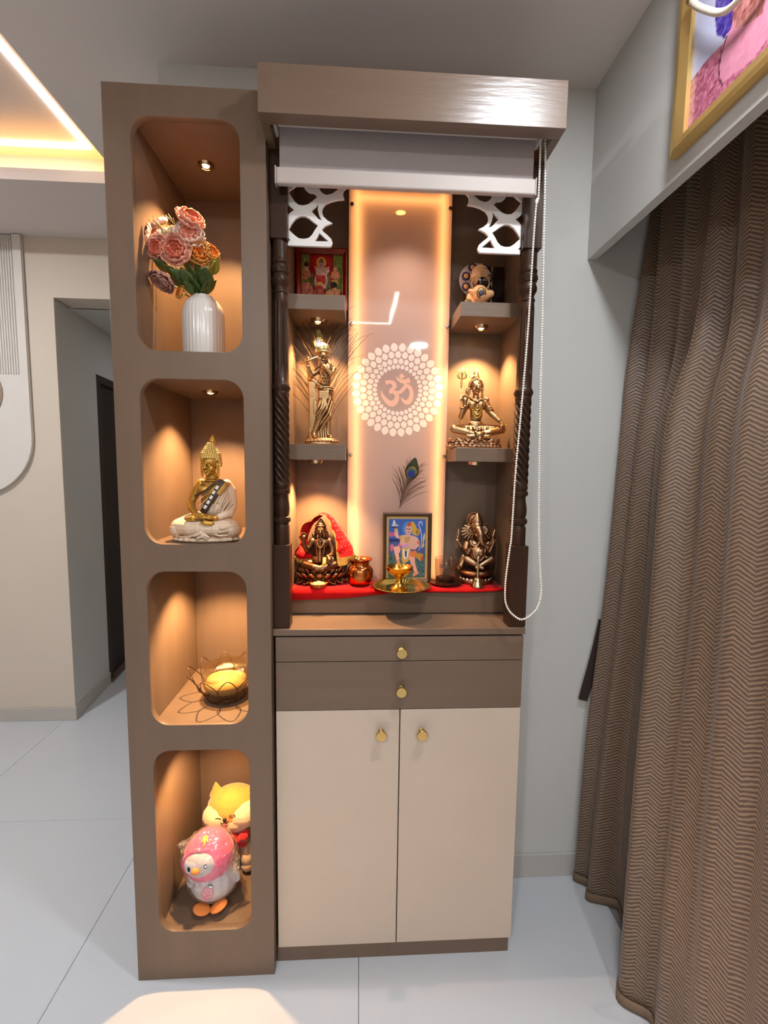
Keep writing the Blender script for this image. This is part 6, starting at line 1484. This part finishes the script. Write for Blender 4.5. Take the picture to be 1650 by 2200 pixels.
# carved red and gold frame with a temple print
def z7(x, y): return ((x - 300) / 1080.0, 1 - (y - 200) / 1400.0)
def Z7(*p): return [z7(x, y) for x, y in p]
def bgr(u, v):
    if v > .3 and (u < .2 or u > .78): return speck((112, 118, 52), 30, 4, 40)(u, v)
    return speck((150, 24, 20), 26, 5, 30)(u, v)
rs = (206, 160, 140)
sh7 = [('p', speck((96, 102, 52), 26, 6, 36), Z7((500, 780), (620, 700), (620, 1150), (520, 1180))), ('p', speck((96, 102, 52), 26, 6, 36), Z7((950, 800), (1050, 700), (1060, 1160), (940, 1200))), ('p', (168, 22, 18), Z7((520, 280), (700, 230), (960, 230), (1100, 330), (1060, 680), (560, 640))),
  ('e', (216, 150, 62), *z7(820, 420), .12, .11), ('e', (120, 80, 40), *z7(820, 400), .055, .07), ('e', (150, 120, 130), *z7(815, 480), .05, .05), ('p', speck(rs, 40, 8, 60), Z7((640, 520), (760, 560), (900, 560), (1020, 520), (1030, 660), (960, 760), (1000, 900), (940, 1120), (720, 1150), (620, 980), (680, 720))),
  ('p', speck((186, 50, 40), 36, 9, 50), Z7((680, 760), (930, 760), (920, 1000), (700, 1010))), ('e', (220, 170, 80), *z7(780, 1000), .07, .04), ('e', (190, 60, 44), *z7(775, 1130), .09, .07), ('e', (214, 150, 130), *z7(430, 570), .05, .05), ('p', speck((196, 120, 80), 50, 3, 60), Z7((330, 620), (520, 620), (560, 780), (470, 900), (320, 880))),
  ('e', (70, 30, 24), *z7(430, 480), .06, .05), ('p', speck((224, 140, 90), 36, 2, 60), Z7((1090, 660), (1280, 660), (1300, 820), (1200, 880), (1060, 800))), ('e', (214, 150, 120), *z7(1180, 600), .045, .05), ('p', (206, 160, 60), Z7((1080, 880), (1260, 880), (1250, 1040), (1130, 1000))),
  ('p', speck((206, 120, 100), 50, 1, 60), Z7((310, 1000), (520, 960), (620, 1180), (600, 1320), (310, 1320))), ('p', speck((216, 150, 100), 50, 11, 60), Z7((960, 1200), (1180, 1080), (1310, 1160), (1300, 1330), (900, 1330))), ('e', (44, 20, 26), *z7(1150, 1010), .08, .06), ('p', speck((190, 80, 60), 50, 12, 50), Z7((640, 1150), (880, 1140), (900, 1400), (640, 1400)))]
rf = picture_frame('framed_temple_picture', 'red and gold framed devotional print on the shelf beside the fretwork', 'picture', Matrix.Translation((0.4772, 0.250, 1.8562)) @ Matrix.Rotation(-.06, 4, 'X'), 0.150, 0.178, 0.0155, 0.013,
    mat('red_gloss_frame', (128, 18, 12), .2, .2, var=.25, scale=40), layers(bgr, sh7), 110, 130)
for (w_, h_, o_, yy, rr) in ((0.150, 0.178, .0150, -.0125, .0012), (0.150, 0.178, .0040, -.0142, .0010)):
    x = w_/2 - o_
    obj('gold_bead_line', B().tube([(-x, yy, o_), (x, yy, o_), (x, yy, h_ - o_), (-x, yy, h_ - o_)], rr * 1.2, 6, closed=True), M_GOLD, rf)

# ------------------------------------------------------------------ dressed idol head on the upper shelf
def idol():
    f = Fig(620, 1290, .000125); r = f.r
    t = thing('dressed_idol', 'peach dressed idol with dark face and flower studded back plate', 'figurine', (0.9255, 0.196, 1.8500))
    bp_ = B().lathe([(0, -r(14)), (r(370), -r(14)), (r(380), 0), (r(370), r(14)), (0, r(14))], 40); bp_.bm.transform(Matrix.Translation(f(575, 560, 60)) @ Matrix.Rotation(PI/2, 4, 'X')); pl = obj('back_plate', bp_, mat('plate_pinkgrey', (176, 150, 138), .4, .2), t, auto=40)
    fs = None
    for (u, v) in ((490, 290), (345, 490), (350, 720), (760, 300), (860, 520), (850, 740)):
        if fs is None:
            b = B()
            for k in range(8): a = 2*PI*k/8; b.ell((math.cos(a) * r(68), 0, math.sin(a) * r(68)), (r(36), r(16), r(36)), u=8, v=6)
            fs = obj('plate_flower', b, mat('flower_navy', (38, 24, 66), .5), pl, smooth=True); o = fs
            fc = obj('flower_centre', B().ell((0, -r(14), 0), (r(54), r(18), r(54))), mat('flower_orange', (214, 146, 74), .5, .2), fs, smooth=True)
        else: o = inst(fs, 'plate_flower', pl); inst(fc, 'flower_centre', o)
        o.location = f(u, v, 36)
    m = mat('idol_peach', (226, 170, 120), .5, .15, var=.12, scale=60)
    b = B().ell(f(640, 520, -20), (r(210), r(130), r(190))).limb([f(620, 480, -20), f(650, 330, -30), f(690, 260, -30)], [r(160), r(90), r(30)])
    for k in range(4): b.tube([f(640 + math.cos(a) * (215 - 14*k), 600 - 62*k + math.sin(a) * -90, -30 - 110 * math.sin(a)) for a in [PI*i/14 for i in range(15)]], r(18), 6)
    obj('turban', fuse(b, .0014, 1), m, t, smooth=True)
    b = B(); head(b, f(680, 665, -70), r(135), rz=.1); hd = obj('face', fuse(b, .001, 1), mat('idol_black', (34, 20, 18), .25, var=.1), t, smooth=True)
    for s in (-1, 1):
        obj('eye', B().ell(f(672 + s*45, 640, -172), (r(30), r(12), r(22))), mat('idol_white', (226, 214, 210), .3, var=0), hd, smooth=True); obj('pupil', B().ell(f(676 + s*45, 640, -184), (r(12), r(6), r(13))), M_BLACK, hd, smooth=True)
    b = B()
    for k in range(34):
        a = PI * 2 * k / 34; b.ell(f(650 + math.cos(a) * 200, 690 + math.sin(a) * 165, -110 + 30 * math.sin(a)), r(17), u=8, v=6)
    obj('pearl_string', b, mat('pearl_gold', (240, 210, 150), .25, .5, var=0), t, smooth=True, kind='stuff')
    b = B().limb([f(420, 830, -40), f(560, 900, -90), f(660, 1000, -110), f(900, 900, -60), f(940, 880, -50)], [r(40), r(110), r(170), r(90), r(30)]).limb([f(640, 900, -60), f(640, 1180, -60)], [r(190), r(130)]).limb([f(430, 950, 0), f(470, 1230, 0)], [r(70), r(150)]).limb([f(780, 1120, 0), f(820, 1240, 0)], [r(90), r(110)]).ell(f(620, 1250, 0), (r(310), r(150), r(70)))
    obj('garment', fuse(b, .0016, 2), m, t, smooth=True)
    for (u, v, s) in ((640, 950, 1.0), (370, 1150, .8)):
        e = obj('feather_eye', B().ell(f(u, v, -250 if s == 1 else -155), (r(115*s), r(20), r(125*s)), u=20), mat('eye_olive', (120, 92, 40), .4, .4), t, smooth=True)
        obj('feather_eye_centre', B().ell(f(u, v + 10, -268 if s == 1 else -172), (r(62*s), r(12), r(70*s)), u=16), mat('eye_violet', (40, 28, 60), .4), e, smooth=True)
    b = B().limb([f(440, 860, -60), f(600, 1080, -190), f(640, 1170, -190), f(720, 1060, -180), f(830, 980, -150)], r(26), 8); obj('gold_border', b, M_GOLD, t, smooth=True)
idol()
dk = thing('dark_board', 'dark board with a thin gold edge leaning behind the dressed idol', 'board', (0.9830, 0.2585, 1.8500), 0.0)
obj('board', B().box(-.030, .034, -.004, .004, 0, .152), mat('board_dark', (40, 22, 16), .25, var=.2), dk)
obj('edge_strip', B().box(-.004, -.0005, -.0065, -.0042, 0, .152), M_GOLD, dk)
